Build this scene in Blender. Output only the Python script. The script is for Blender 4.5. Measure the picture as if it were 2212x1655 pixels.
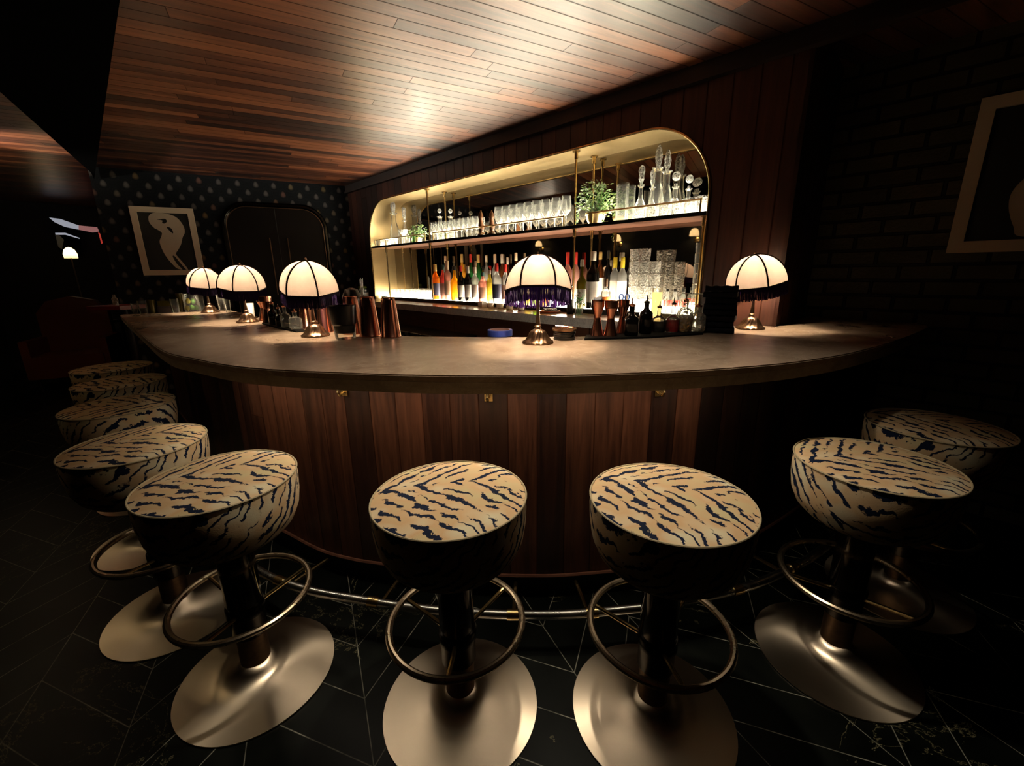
import bpy, math, random
import numpy as np
from mathutils import Vector
PI = math.pi
R_ = math.radians
random.seed(7)
for o in list(bpy.data.objects): bpy.data.objects.remove(o)
COL = bpy.context.scene.collection
SC = bpy.context.scene

# ------------------------------------------------------------------ camera
F_PX, PITCH, ROLL, CAMH = 915.04, R_(14.717), R_(-0.791), 1.40
CX, CY = 1106.0, 827.5
_cp, _sp = math.cos(PITCH), math.sin(PITCH)
FWD = np.array([0, _cp, -_sp]); _rt = np.array([1.0, 0, 0]); _up = np.cross(_rt, FWD)
RGT = math.cos(ROLL)*_rt + math.sin(ROLL)*_up
UPV = -math.sin(ROLL)*_rt + math.cos(ROLL)*_up
cam = bpy.data.cameras.new('camera'); camo = bpy.data.objects.new('camera', cam); COL.objects.link(camo)
cam.sensor_width = 36; cam.sensor_fit = 'HORIZONTAL'; cam.lens = F_PX/2212*36; cam.clip_start = 0.02
from mathutils import Matrix
camo.matrix_world = Matrix(((RGT[0], UPV[0], -FWD[0], 0), (RGT[1], UPV[1], -FWD[1], 0), (RGT[2], UPV[2], -FWD[2], CAMH), (0, 0, 0, 1)))
SC.camera = camo
SC.view_settings.view_transform = 'Standard'; SC.view_settings.look = 'None'
SC.view_settings.gamma = 1; SC.view_settings.use_curve_mapping = False
SC.view_settings.exposure = 0.18
w = bpy.data.worlds.new('world'); SC.world = w; w.use_nodes = True
w.node_tree.nodes['Background'].inputs[0].default_value = (0.001, 0.0008, 0.0006, 1)
w.node_tree.nodes['Background'].inputs[1].default_value = 0.0
cy = SC.cycles
cy.use_denoising = True
try: cy.denoiser = 'OPENIMAGEDENOISE'
except Exception: pass
cy.max_bounces = 10; cy.diffuse_bounces = 3; cy.glossy_bounces = 5; cy.transmission_bounces = 8; cy.transparent_max_bounces = 32
cy.sample_clamp_indirect = 4.0; cy.caustics_reflective = False; cy.caustics_refractive = False
cy.use_light_tree = True

# ---- light levels (all lamps of the room)
E_LAMP, E_STEP, E_SHELF, E_SPOT, E_STRIP = 26.0, 28.0, 60.0, 78.0, 42.0
WARM = (1.0, 0.74, 0.46)

# ------------------------------------------------------------------ room frame
AZ = R_(-44.5)
AL = np.array([math.sin(AZ), math.cos(AZ)])       # along the back wall, away from the camera
NN = np.array([math.cos(AZ), -math.sin(AZ)])      # towards the back wall
def W(s, D, z=0.0):
    p = AL*s + NN*D
    return (float(p[0]), float(p[1]), float(z))
ZB, ZC = 1.08, 2.53                              # bar top, ceiling
DF, DM = 2.75, 3.08                              # face of the wood wall, mirror in the niche
DR = 3.42                                        # brick wall on the right
def ray(px, py): return FWD*F_PX + RGT*(px-CX) - UPV*(py-CY)
def onz(px, py, z):                              # a point of the photo on a horizontal surface
    d = ray(px, py); t = (z-CAMH)/d[2]; return (float(d[0]*t), float(d[1]*t))
def ond(px, py, D):                              # ... on a plane parallel to the back wall: (s, z)
    d = ray(px, py); t = D/(NN[0]*d[0]+NN[1]*d[1]); q = d*t
    return (float(q[0]*AL[0]+q[1]*AL[1]), float(q[2]+CAMH))
def zat(px, py, x, y):                           # height on the upright line through (x, y)
    lo, hi = -0.5, 3.0
    for _ in range(40):
        m = (lo+hi)/2; d = np.array([x, y, m-CAMH]); v = CY - F_PX*(d@UPV)/(d@FWD)
        if v > py: lo = m
        else: hi = m
    return lo
def mpp(x, y, z):                                # metres per photo pixel there
    return float(np.array([x, y, z-CAMH])@FWD)/F_PX

# ------------------------------------------------------------------ materials
MATS = {}
class NT:
    def __init__(s, name):
        s.m = bpy.data.materials.new(name); s.m.use_nodes = True; s.t = s.m.node_tree
        s.p = s.t.nodes['Principled BSDF']; s.out = s.t.nodes['Material Output']; MATS[name] = s.m
    def n(s, t, **k):
        nd = s.t.nodes.new(t)
        for a, b in k.items():
            if a in nd.inputs: s.set(nd.inputs[a], b)
            else: setattr(nd, a, b)
        return nd
    def set(s, i, v):
        if isinstance(v, bpy.types.NodeSocket): s.t.links.new(v, i)
        elif isinstance(v, (tuple, list)) and len(v) == 3 and i.type == 'RGBA': i.default_value = (*v, 1)
        else: i.default_value = v
    def P(s, **k):
        for a, b in k.items():
            s.set(s.p.inputs[{'col': 'Base Color', 'rough': 'Roughness', 'metal': 'Metallic', 'spec': 'Specular IOR Level', 'norm': 'Normal', 'coat': 'Coat Weight', 'crough': 'Coat Roughness',
                 'trans': 'Transmission Weight', 'ior': 'IOR', 'ecol': 'Emission Color', 'estr': 'Emission Strength', 'aniso': 'Anisotropic', 'tang': 'Tangent', 'alpha': 'Alpha', 'sheen': 'Sheen Weight'}[a]], b)
    def math(s, op, a, b=None, c=None, clamp=False):
        nd = s.t.nodes.new('ShaderNodeMath'); nd.operation = op; nd.use_clamp = clamp
        s.set(nd.inputs[0], a)
        if b is not None: s.set(nd.inputs[1], b)
        if c is not None: s.set(nd.inputs[2], c)
        return nd.outputs[0]
    def ramp(s, fac, stops, interp='LINEAR'):
        nd = s.t.nodes.new('ShaderNodeValToRGB'); nd.color_ramp.interpolation = interp
        cr = nd.color_ramp
        while len(cr.elements) < len(stops): cr.elements.new(0.5)
        for e, (p, c) in zip(cr.elements, stops): e.position = p; e.color = (*c, 1) if len(c) == 3 else c
        s.set(nd.inputs[0], fac); return nd.outputs[0]
    def mix(s, f, a, b, mode='MIX'):
        nd = s.t.nodes.new('ShaderNodeMix'); nd.data_type = 'RGBA'; nd.blend_type = mode
        s.set(nd.inputs[0], f); s.set(nd.inputs[6], a); s.set(nd.inputs[7], b); return nd.outputs[2]
    def coord(s, which='Object', scale=None, rot=None, loc=None):
        c = s.t.nodes.new('ShaderNodeTexCoord').outputs[which]
        if scale or rot or loc:
            m = s.t.nodes.new('ShaderNodeMapping'); s.t.links.new(c, m.inputs[0])
            if scale: m.inputs['Scale'].default_value = scale
            if rot: m.inputs['Rotation'].default_value = rot
            if loc: m.inputs['Location'].default_value = loc
            c = m.outputs[0]
        return c
    def noise(s, vec, scale=5.0, detail=3.0, rough=0.5, dist=0.0, out='Fac'):
        nd = s.n('ShaderNodeTexNoise'); s.set(nd.inputs['Vector'], vec); nd.inputs['Scale'].default_value = scale
        nd.inputs['Detail'].default_value = detail; nd.inputs['Roughness'].default_value = rough; nd.inputs['Distortion'].default_value = dist
        return nd.outputs[out]
    def bump(s, h, strength=0.3, dist=0.01):
        nd = s.n('ShaderNodeBump'); s.set(nd.inputs['Height'], h); nd.inputs['Strength'].default_value = strength; nd.inputs['Distance'].default_value = dist
        return nd.outputs[0]
    def sep(s, v):
        nd = s.n('ShaderNodeSeparateXYZ'); s.set(nd.inputs[0], v); return nd.outputs
    def comb(s, x, y, z=0.0):
        nd = s.n('ShaderNodeCombineXYZ'); s.set(nd.inputs[0], x); s.set(nd.inputs[1], y); s.set(nd.inputs[2], z); return nd.outputs[0]
    def white(s, v):
        nd = s.n('ShaderNodeTexWhiteNoise'); nd.noise_dimensions = '2D'; s.set(nd.inputs['Vector'], v); return nd.outputs['Value']

def flat(name, col, rough=0.5, metal=0.0, **k):
    t = NT(name); t.P(col=col, rough=rough, metal=metal, **k); return t.m

def wood_boards(name, width, seg, c0, c1, c2, rough, bumps=0.25, groove=0.03, coat=0.0, crough=0.25, gcol=(0.006, 0.003, 0.002), grooved=0.6):
    """boards running along v of the UV map (metres), width across u"""
    t = NT(name); u, v, _ = t.sep(t.coord('UV'))
    a = t.math('DIVIDE', u, width); idx = t.math('FLOOR', a); fr = t.math('FRACT', a)
    r1 = t.white(t.comb(idx, 3.7))
    b = t.math('ADD', t.math('DIVIDE', v, seg), t.math('MULTIPLY', r1, 7.0)); bidx = t.math('FLOOR', b); bfr = t.math('FRACT', b)
    r2 = t.white(t.comb(idx, bidx))
    g = t.comb(t.math('ADD', t.math('MULTIPLY', u, 26.0), t.math('MULTIPLY', r2, 40.0)), t.math('ADD', t.math('MULTIPLY', v, 1.6), t.math('MULTIPLY', r2, 17.0)))
    n1 = t.noise(g, 1.0, 6, 0.65, 0.6)
    n2 = t.noise(t.comb(t.math('MULTIPLY', u, 130.0), t.math('MULTIPLY', v, 6.0)), 1.0, 3, 0.6)
    k = t.math('ADD', t.math('MULTIPLY', n1, 0.75), t.math('MULTIPLY', t.math('SUBTRACT', r2, 0.5), 0.55))
    k = t.math('ADD', k, t.math('MULTIPLY', t.math('SUBTRACT', n2, 0.5), 0.22))
    col = t.ramp(k, [(0.12, c0), (0.42, c1), (0.72, c2)])
    d = t.math('MINIMUM', fr, t.math('SUBTRACT', 1.0, fr)); e = t.math('MULTIPLY', t.math('MINIMUM', bfr, t.math('SUBTRACT', 1.0, bfr)), seg/width)
    dd = t.math('MINIMUM', d, t.math('MULTIPLY', e, 2.0))
    line = t.math('SMOOTH_MIN', t.math('DIVIDE', dd, groove), 1.0, 0.3, clamp=True)
    col = t.mix(t.math('MULTIPLY', t.math('SUBTRACT', 1.0, line), grooved), col, gcol)
    h = t.math('ADD', t.math('MULTIPLY', line, 0.8), t.math('MULTIPLY', n1, 0.12))
    rr = t.math('ADD', rough-0.08, t.math('MULTIPLY', n2, 0.16))
    t.P(col=col, rough=rr, norm=t.bump(h, bumps, 0.004), coat=t.math('MULTIPLY', line, coat), crough=crough, spec=t.math('MULTIPLY', line, 0.5))
    return t.m
wood_boards('ceiling_planks', 0.0925, 1.9, (0.014, 0.004, 0.002), (0.085, 0.023, 0.009), (0.30, 0.10, 0.038), 0.42, 0.4, 0.06, coat=0.8, crough=0.33, grooved=0.95)
wood_boards('mahogany_boards', 0.115, 9.0, (0.008, 0.0025, 0.0015), (0.036, 0.011, 0.005), (0.12, 0.04, 0.018), 0.42, 0.3, 0.03, coat=0.1)
wood_boards('wall_panelling', 0.14, 9.0, (0.006, 0.002, 0.0012), (0.024, 0.007, 0.004), (0.062, 0.02, 0.011), 0.4, 0.4, 0.05, coat=0.1)
def plain_wood(name, c0, c1, rough=0.4, sc=(3, 40, 40)):
    t = NT(name); n = t.noise(t.coord('Object', scale=sc), 1.0, 5, 0.6, 0.4)
    t.P(col=t.ramp(n, [(0.3, c0), (0.7, c1)]), rough=rough, norm=t.bump(n, 0.08, 0.002)); return t.m
plain_wood('shelf_wood', (0.075, 0.027, 0.016), (0.19, 0.08, 0.048), 0.4)
plain_wood('cabinet_wood', (0.05, 0.017, 0.008), (0.12, 0.045, 0.022), 0.35, (2, 2, 30))
plain_wood('turned_wood', (0.03, 0.010, 0.005), (0.20, 0.08, 0.03), 0.3, (8, 8, 30))
plain_wood('dark_wood', (0.006, 0.003, 0.0025), (0.018, 0.009, 0.007), 0.5, (3, 3, 30))
def marble(name, base, cloud, vein, rough, sc=1.0, vs=0.5, metal=0):
    t = NT(name); c = t.coord('Object')
    n1 = t.noise(c, 2.2*sc, 8, 0.62, 1.2); n2 = t.noise(c, 9*sc, 6, 0.7, 0.6)
    wv = t.noise(c, 3.1*sc, 9, 0.6, 2.2); v = t.math('ABSOLUTE', t.math('SUBTRACT', wv, 0.5))
    vm = t.math('MULTIPLY', t.math('SUBTRACT', 1.0, t.math('DIVIDE', v, 0.018), clamp=True), vs)
    k = t.math('ADD', t.math('MULTIPLY', n1, 0.7), t.math('MULTIPLY', n2, 0.3))
    col = t.mix(vm, t.ramp(k, [(0.35, cloud), (0.62, base)]), vein)
    t.P(col=col, rough=rough, norm=t.bump(n2, 0.03, 0.001)); return t.m
marble('bar_marble', (0.38, 0.285, 0.205), (0.215, 0.15, 0.10), (0.52, 0.42, 0.32), 0.27, 1.3, 0.35)
marble('bar_edge_marble', (0.38, 0.30, 0.22), (0.22, 0.165, 0.115), (0.5, 0.42, 0.32), 0.35, 3.0, 0.3)
marble('white_marble', (0.78, 0.76, 0.70), (0.58, 0.56, 0.52), (0.22, 0.22, 0.20), 0.25, 3.0, 0.6)
def metal(name, col, rough, n=0.0, sc=8.0, dark=0.6):
    t = NT(name)
    if n:
        k = t.noise(t.coord('Object'), sc, 6, 0.6, 0.5)
        t.P(col=t.mix(t.math('MULTIPLY', k, n), col, tuple(c*dark for c in col)), rough=t.math('ADD', rough-0.08, t.math('MULTIPLY', k, 0.2)), metal=1.0)
    else: t.P(col=col, rough=rough, metal=1.0)
    return t.m
metal('brass', (0.72, 0.52, 0.24), 0.22, 0.5)
metal('aged_brass_sheet', (0.66, 0.50, 0.25), 0.36, 0.8, 5.0, 0.6)
metal('antique_brass', (0.38, 0.235, 0.14), 0.33, 0.9, 40.0, 0.25)
metal('ring_metal', (0.50, 0.40, 0.27), 0.27, 0.4, 20, .6)
metal('copper', (0.66, 0.29, 0.19), 0.2, 0.3)
metal('steel', (0.55, 0.54, 0.5), 0.25, 0.3)
metal('dark_mirror', (0.30, 0.27, 0.235), 0.02)
metal('black_metal', (0.02, 0.018, 0.016), 0.25)
t = NT('brushed_base'); tg = t.n('ShaderNodeTangent'); tg.direction_type = 'RADIAL'; tg.axis = 'Z'
nz = t.noise(t.coord('Object'), 3.0, 3)
t.P(col=t.mix(nz, (0.72, 0.60, 0.45), (0.62, 0.52, 0.39)), metal=1.0, rough=0.36, aniso=0.8, tang=tg.outputs[0])
flat('chrome_black', (0.035, 0.028, 0.022), 0.12, 0.9)
flat('black_plastic', (0.006, 0.006, 0.0065), 0.3)
flat('black_slate', (0.012, 0.012, 0.012), 0.6)
flat('black_mat', (0.002, 0.002, 0.002), 0.8, spec=0.15)
t = NT('black_linen'); n = t.noise(t.coord('Object'), 160, 3); t.P(col=(0.008, 0.009, 0.015), rough=0.85, norm=t.bump(n, 0.4, 0.002), spec=0.2)
flat('white_plastic', (0.7, 0.7, 0.66), 0.4)
flat('grey_plastic', (0.30, 0.31, 0.32), 0.4)
flat('ceramic', (0.85, 0.80, 0.72), 0.4)
flat('lime_skin', (0.10, 0.30, 0.05), 0.45)
flat('lemon_skin', (0.45, 0.42, 0.03), 0.45)
flat('mint_leaf', (0.05, 0.20, 0.03), 0.5)
flat('dried_garnish', (0.22, 0.06, 0.02), 0.7)
flat('blue_plastic', (0.03, 0.07, 0.45), 0.4)
flat('bright_blue', (0.03, 0.16, 0.75), 0.35)
flat('pink_card', (0.55, 0.33, 0.28), 0.6)
flat('candle_wax', (0.85, 0.62, 0.22), 0.5, ecol=(1.0, 0.62, 0.2), estr=1.6)  # light shining through the wax is put in as emission
flat('ice', (0.85, 0.87, 0.9), 0.2)
flat('red_leather', (0.16, 0.006, 0.006), 0.35)
flat('orange_leather', (0.16, 0.04, 0.01), 0.4)
flat('frame_cream', (0.85, 0.72, 0.52), 0.55)
flat('art_black', (0.004, 0.005, 0.004), 0.6)
flat('piping_cord', (0.42, 0.34, 0.20), 0.7)
flat('door_black', (0.0035, 0.0025, 0.002), 0.35, spec=0.25)
flat('matt_black', (0.002, 0.002, 0.002), 1.0, spec=0.0)
flat('art_cream', (0.74, 0.62, 0.46), 0.7)
flat('toe_kick', (0.006, 0.004, 0.004), 0.5)
flat('plain_dark', (0.004, 0.003, 0.003), 0.8)
flat('trim_velvet', (0.006, 0.002, 0.002), 0.9, spec=0.1)
flat('gallery_brass', (0.95, 0.74, 0.36), 0.32, 1.0)
t = NT('fringe_silk'); n = t.noise(t.coord('Object', scale=(1, 1, 0.2)), 90, 2); t.P(col=t.ramp(n, [(0.3, (0.004, 0.0006, 0.012)), (0.75, (0.016, 0.003, 0.045))]), rough=0.6, spec=0.1)
def emis(name, col, s):
    t = NT(name); t.P(col=(0.8, 0.8, 0.8), ecol=col, estr=s, rough=0.5); return t.m
emis('step_light', (1.0, 0.87, 0.64), E_STEP)
emis('shelf_light', (1.0, 0.90, 0.70), E_SHELF)
emis('bulb_glow', (1.0, 0.77, 0.52), E_LAMP*36)
emis('dim_bulb', (1.0, 0.78, 0.45), 90.0)
emis('under_light', (1.0, 0.86, 0.66), E_STRIP)
emis('added_fill_glow', (1.0, 0.86, 0.66), 28.0)
emis('added_uplight_glow', (1.0, 0.85, 0.65), 1500.0)
emis('cool_strip', (0.8, 0.85, 1.0), 0.3)
emis('pink_strip', (1.0, 0.4, 0.4), 0.2)
emis('red_strip', (1.0, 0.05, 0.04), 0.3)
emis('green_led', (0.1, 1.0, 0.4), 1.5)
emis('flame', (1.0, 0.6, 0.2), 9.0)
# lamp-shade silk: lit from within by the bulb
t = NT('shade_silk')
n = t.noise(t.coord('Object'), 45, 3, 0.5)
col = t.mix(n, (0.076, 0.060, 0.050), (0.062, 0.047, 0.038))
df = t.n('ShaderNodeBsdfDiffuse'); tr = t.n('ShaderNodeBsdfTranslucent'); mx = t.n('ShaderNodeMixShader'); mx.inputs[0].default_value = 0.5
t.set(df.inputs[0], col); t.set(tr.inputs[0], col); t.t.links.new(df.outputs[0], mx.inputs[1]); t.t.links.new(tr.outputs[0], mx.inputs[2]); t.t.links.new(mx.outputs[0], t.out.inputs[0])
t = NT('sconce_silk'); tl = t.n('ShaderNodeBsdfTranslucent'); df = t.n('ShaderNodeBsdfDiffuse'); mx = t.n('ShaderNodeMixShader'); t.set(tl.inputs[0], (0.85, 0.75, 0.6)); t.set(df.inputs[0], (0.85, 0.75, 0.6)); mx.inputs[0].default_value = 0.6
t.t.links.new(df.outputs[0], mx.inputs[1]); t.t.links.new(tl.outputs[0], mx.inputs[2]); t.t.links.new(mx.outputs[0], t.out.inputs[0])
# thin glass: see-through wall with a fresnel sheen and a trace of scatter
def glass(name, tint, haze=0.10, spec=1.0, bump_scale=0, bump_str=0.0, hazecol=(0.9, 0.88, 0.82)):
    t = NT(name); lw = t.n('ShaderNodeLayerWeight'); lw.inputs[0].default_value = 0.28
    tr = t.n('ShaderNodeBsdfTransparent'); t.set(tr.inputs[0], tint)
    gl = t.n('ShaderNodeBsdfGlossy'); t.set(gl.inputs['Color'], (0.95, 0.95, 0.92)); gl.inputs['Roughness'].default_value = 0.06
    df = t.n('ShaderNodeBsdfDiffuse'); tl = t.n('ShaderNodeBsdfTranslucent'); t.set(df.inputs[0], hazecol); t.set(tl.inputs[0], hazecol)
    if bump_scale:
        vo = t.n('ShaderNodeTexVoronoi'); t.set(vo.inputs['Vector'], t.coord('Object')); vo.inputs['Scale'].default_value = bump_scale
        b = t.bump(vo.outputs['Distance'], bump_str, 0.01)
        for q in (gl, df, tl): t.set(q.inputs['Normal'], b)
        t.set(lw.inputs['Normal'], b)
    m1 = t.n('ShaderNodeMixShader'); t.set(m1.inputs[0], t.math('MULTIPLY', lw.outputs['Fresnel'], spec, clamp=True)); t.t.links.new(tr.outputs[0], m1.inputs[1]); t.t.links.new(gl.outputs[0], m1.inputs[2])
    m2 = t.n('ShaderNodeMixShader'); m2.inputs[0].default_value = 0.5; t.t.links.new(df.outputs[0], m2.inputs[1]); t.t.links.new(tl.outputs[0], m2.inputs[2])
    m3 = t.n('ShaderNodeMixShader'); t.t.links.new(m1.outputs[0], m3.inputs[1]); t.t.links.new(m2.outputs[0], m3.inputs[2])
    hz = t.math('ADD', haze*0.5, t.math('MULTIPLY', lw.outputs['Facing'], haze*1.6))
    t.set(m3.inputs[0], hz); t.t.links.new(m3.outputs[0], t.out.inputs[0]); return t.m
glass('clear_glass', (0.96, 0.97, 0.95), 0.085)
glass('dim_glass', (0.9, 0.92, 0.88), 0.10)
glass('cut_crystal', (0.9, 0.9, 0.88), 0.42, 1.6, 70, 1.0)
def liquid(name, col, k=0.75):
    """coloured glass or liquid, glowing when light stands behind it"""
    t = NT(name); tr = t.n('ShaderNodeBsdfTransparent'); t.set(tr.inputs[0], col)
    tl = t.n('ShaderNodeBsdfTranslucent'); t.set(tl.inputs[0], col); df = t.n('ShaderNodeBsdfDiffuse'); t.set(df.inputs[0], col)
    gl = t.n('ShaderNodeBsdfGlossy'); gl.inputs['Roughness'].default_value = 0.08; fr = t.n('ShaderNodeFresnel'); fr.inputs[0].default_value = 1.5
    a = t.n('ShaderNodeMixShader'); a.inputs[0].default_value = 0.4; t.t.links.new(tl.outputs[0], a.inputs[1]); t.t.links.new(df.outputs[0], a.inputs[2])
    b = t.n('ShaderNodeMixShader'); b.inputs[0].default_value = k; t.t.links.new(tr.outputs[0], b.inputs[1]); t.t.links.new(a.outputs[0], b.inputs[2])
    c = t.n('ShaderNodeMixShader'); t.t.links.new(fr.outputs[0], c.inputs[0]); t.t.links.new(b.outputs[0], c.inputs[1]); t.t.links.new(gl.outputs[0], c.inputs[2])
    t.t.links.new(c.outputs[0], t.out.inputs[0]); return t.m
for nm, c, k in (('amber_bottle', (0.85, 0.30, 0.03), .55), ('rose_bottle', (0.85, 0.22, 0.18), .55), ('gold_bottle', (0.85, 0.48, 0.06), .5), ('brown_bottle', (0.22, 0.07, 0.015), .6),
                 ('black_bottle', (0.012, 0.010, 0.010), .9), ('green_bottle', (0.02, 0.22, 0.04), .6), ('olive_bottle', (0.16, 0.14, 0.02), .6), ('clear_bottle', (0.86, 0.86, 0.82), .35),
                 ('pink_bottle', (0.85, 0.5, 0.42), .5), ('yellow_bottle', (0.75, 0.62, 0.16), .5), ('red_liquid', (0.55, 0.01, 0.01), .6), ('pale_yellow_liquid', (0.72, 0.50, 0.16), .7), ('dark_liquid', (0.03, 0.012, 0.008), .9), ('lime_glass', (0.45, 0.62, 0.12), .5)):
    liquid(nm, c, k)
for nm, c in (('label_white', (0.72, 0.70, 0.64)), ('label_navy', (0.03, 0.035, 0.07)), ('label_grey', (0.42, 0.38, 0.34)), ('label_pink', (0.62, 0.36, 0.30)), ('label_orange', (0.85, 0.20, 0.02)), ('label_brown', (0.16, 0.09, 0.05)),
              ('cap_red', (0.5, 0.03, 0.02)), ('cap_gold', (0.6, 0.42, 0.14)), ('cap_white', (0.62, 0.58, 0.48)), ('cap_black', (0.015, 0.015, 0.015)), ('cap_teal', (0.03, 0.08, 0.08)), ('cap_yellow', (0.62, 0.48, 0.03)), ('cap_cream', (0.6, 0.45, 0.3))):
    flat(nm, c, 0.5)
# tiger-striped velvet: dark streaks slanting off a spine
def tiger():
    t = NT('tiger_velvet'); c = t.coord('Object'); x, y, z = t.sep(c)
    w1 = t.noise(c, 7.0, 2, 0.5); w2 = t.noise(c, 32.0, 4, 0.65)
    yy = t.math('ADD', y, t.math('MULTIPLY', t.math('SUBTRACT', w1, 0.5), 0.05))
    yy = t.math('SUBTRACT', yy, t.math('MULTIPLY', z, 0.9))
    v = t.math('ABSOLUTE', t.math('SUBTRACT', yy, 0.035-0.78*0.9))
    u = t.math('ADD', x, t.math('MULTIPLY', v, -1.15))
    u = t.math('ADD', u, t.math('MULTIPLY', t.math('SUBTRACT', w1, 0.5), 0.10))
    u = t.math('ADD', u, t.math('MULTIPLY', t.math('SUBTRACT', w2, 0.5), 0.065))
    wave = t.math('SINE', t.math('MULTIPLY', u, 2*PI/0.053))
    brk = t.noise(t.comb(t.math('MULTIPLY', u, 20.0), t.math('MULTIPLY', v, 24.0), t.math('MULTIPLY', x, 7.0)), 1.0, 2, 0.5)
    th = t.math('ADD', 0.55, t.math('MULTIPLY', t.math('SUBTRACT', brk, 0.5), 4.6))
    k = t.math('MULTIPLY', t.math('SUBTRACT', wave, th), 5.0, clamp=True)
    hue = t.noise(c, 9.0, 2)
    base = t.ramp(hue, [(0.3, (0.56, 0.46, 0.25)), (0.5, (0.60, 0.39, 0.21)), (0.72, (0.66, 0.58, 0.39))])
    dark = t.mix(hue, (0.004, 0.008, 0.018), (0.008, 0.014, 0.045))
    fz = t.noise(c, 300, 2)
    t.P(col=t.mix(k, base, dark), rough=0.85, spec=0.15, norm=t.bump(fz, 0.25, 0.001)); return t.m
tiger()
# floor: near-black marble laid in chevrons with pale thin joints
def floor_mat():
    t = NT('black_marble_floor'); c = t.coord('Object'); x, y, z = t.sep(c)
    a = R_(25); u = t.math('ADD', t.math('MULTIPLY', x, math.cos(a)), t.math('MULTIPLY', y, math.sin(a)))
    v = t.math('ADD', t.math('MULTIPLY', x, -math.sin(a)), t.math('MULTIPLY', y, math.cos(a)))
    wd = 0.3475; uu = t.math('SUBTRACT', u, (0.21*math.cos(a)+1.21*math.sin(a)))
    q = t.math('DIVIDE', uu, wd); fr = t.math('FRACT', q); d1 = t.math('MULTIPLY', t.math('MINIMUM', fr, t.math('SUBTRACT', 1.0, fr)), wd)
    pp = t.math('PINGPONG', uu, wd)
    vv = t.math('DIVIDE', t.math('SUBTRACT', t.math('SUBTRACT', v, pp), (-0.21*math.sin(a)+1.21*math.cos(a))), 0.23)
    f2 = t.math('FRACT', vv); d2 = t.math('MULTIPLY', t.math('MINIMUM', f2, t.math('SUBTRACT', 1.0, f2)), 0.23*0.707)
    d = t.math('MINIMUM', d1, d2)
    ln = t.math('SUBTRACT', 1.0, t.math('DIVIDE', d, 0.0022), clamp=True)
    vn = t.noise(c, 2.3, 9, 0.65, 1.8); vm = t.math('SUBTRACT', 1.0, t.math('DIVIDE', t.math('ABSOLUTE', t.math('SUBTRACT', vn, 0.5)), 0.004), clamp=True)
    msk = t.math('GREATER_THAN', t.noise(c, 1.7, 2), 0.56)
    cl = t.noise(c, 6, 5)
    col = t.ramp(cl, [(0.35, (0.001, 0.0015, 0.001)), (0.7, (0.0045, 0.0055, 0.004))])
    col = t.mix(t.math('MULTIPLY', t.math('MULTIPLY', vm, msk), 0.7), col, (0.30, 0.27, 0.15))
    bk = t.noise(c, 14, 2); lw = t.math('MULTIPLY', t.math('MULTIPLY', t.math('SUBTRACT', bk, 0.22), 2.4, clamp=True), ln)
    col = t.mix(lw, col, (0.36, 0.35, 0.28))
    t.P(col=col, rough=t.math('ADD', 0.34, t.math('MULTIPLY', cl, 0.12)), spec=0.12)
floor_mat()
def brick_mat():
    t = NT('painted_brick'); c = t.coord('UV'); b = t.n('ShaderNodeTexBrick'); t.set(b.inputs['Vector'], c)
    b.inputs['Scale'].default_value = 1.0; b.inputs['Brick Width'].default_value = 0.23; b.inputs['Row Height'].default_value = 0.088; b.inputs['Mortar Size'].default_value = 0.010; b.inputs['Mortar Smooth'].default_value = 0.4
    b.inputs['Color1'].default_value = (0.06, 0.052, 0.028, 1); b.inputs['Color2'].default_value = (0.04, 0.034, 0.018, 1); b.inputs['Mortar'].default_value = (0.002, 0.002, 0.0015, 1)
    n = t.noise(c, 22, 6, 0.65); h = t.math('ADD', t.math('SUBTRACT', 1.0, b.outputs['Fac']), t.math('MULTIPLY', n, 0.5))
    t.P(col=b.outputs['Color'], rough=0.45, spec=0.25, norm=t.bump(h, 0.9, 0.02))
brick_mat()
def wallpaper():
    t = NT('eyelet_wallpaper'); u, v, _ = t.sep(t.coord('UV'))
    pw, ph = 0.19, 0.19
    a = t.math('DIVIDE', u, pw); ci = t.math('FLOOR', t.math('MULTIPLY', a, 2.0))
    off = t.math('MULTIPLY', t.math('MODULO', t.math('ABSOLUTE', ci), 2.0), 0.5)
    fx = t.math('SUBTRACT', t.math('FRACT', t.math('MULTIPLY', a, 2.0)), 0.5)
    b = t.math('ADD', t.math('DIVIDE', v, ph), off); bi = t.math('FLOOR', b); fy = t.math('SUBTRACT', t.math('FRACT', b), 0.5)
    dx = t.math('MULTIPLY', fx, pw/2); dy = t.math('MULTIPLY', fy, ph)
    tp = t.math('ADD', dy, 0.0); wdt = t.math('ADD', 1.0, t.math('MULTIPLY', tp, 9.0))
    r = t.math('SQRT', t.math('ADD', t.math('POWER', t.math('MULTIPLY', dx, wdt), 2.0), t.math('POWER', t.math('MULTIPLY', dy, 0.75), 2.0)))
    m = t.math('SUBTRACT', 1.0, t.math('DIVIDE', r, 0.030), clamp=True)
    ring = t.math('SUBTRACT', 1.0, t.math('DIVIDE', t.math('ABSOLUTE', t.math('SUBTRACT', r, 0.046)), 0.007), clamp=True)
    rc = t.white(t.comb(ci, bi)); n = t.noise(t.comb(u, v), 90, 3)
    ec = t.ramp(rc, [(0.0, (0.085, 0.08, 0.08)), (0.7, (0.10, 0.092, 0.085)), (0.85, (0.115, 0.085, 0.035)), (1.0, (0.105, 0.055, 0.05))])
    bg = t.mix(n, (0.004, 0.005, 0.006), (0.012, 0.014, 0.017))
    col = t.mix(t.math('MULTIPLY', ring, 0.25), bg, (0.02, 0.02, 0.02)); col = t.mix(t.math('MULTIPLY', m, 1.7, clamp=True), col, ec)
    t.P(col=col, rough=0.7, spec=0.08)
wallpaper()
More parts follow.
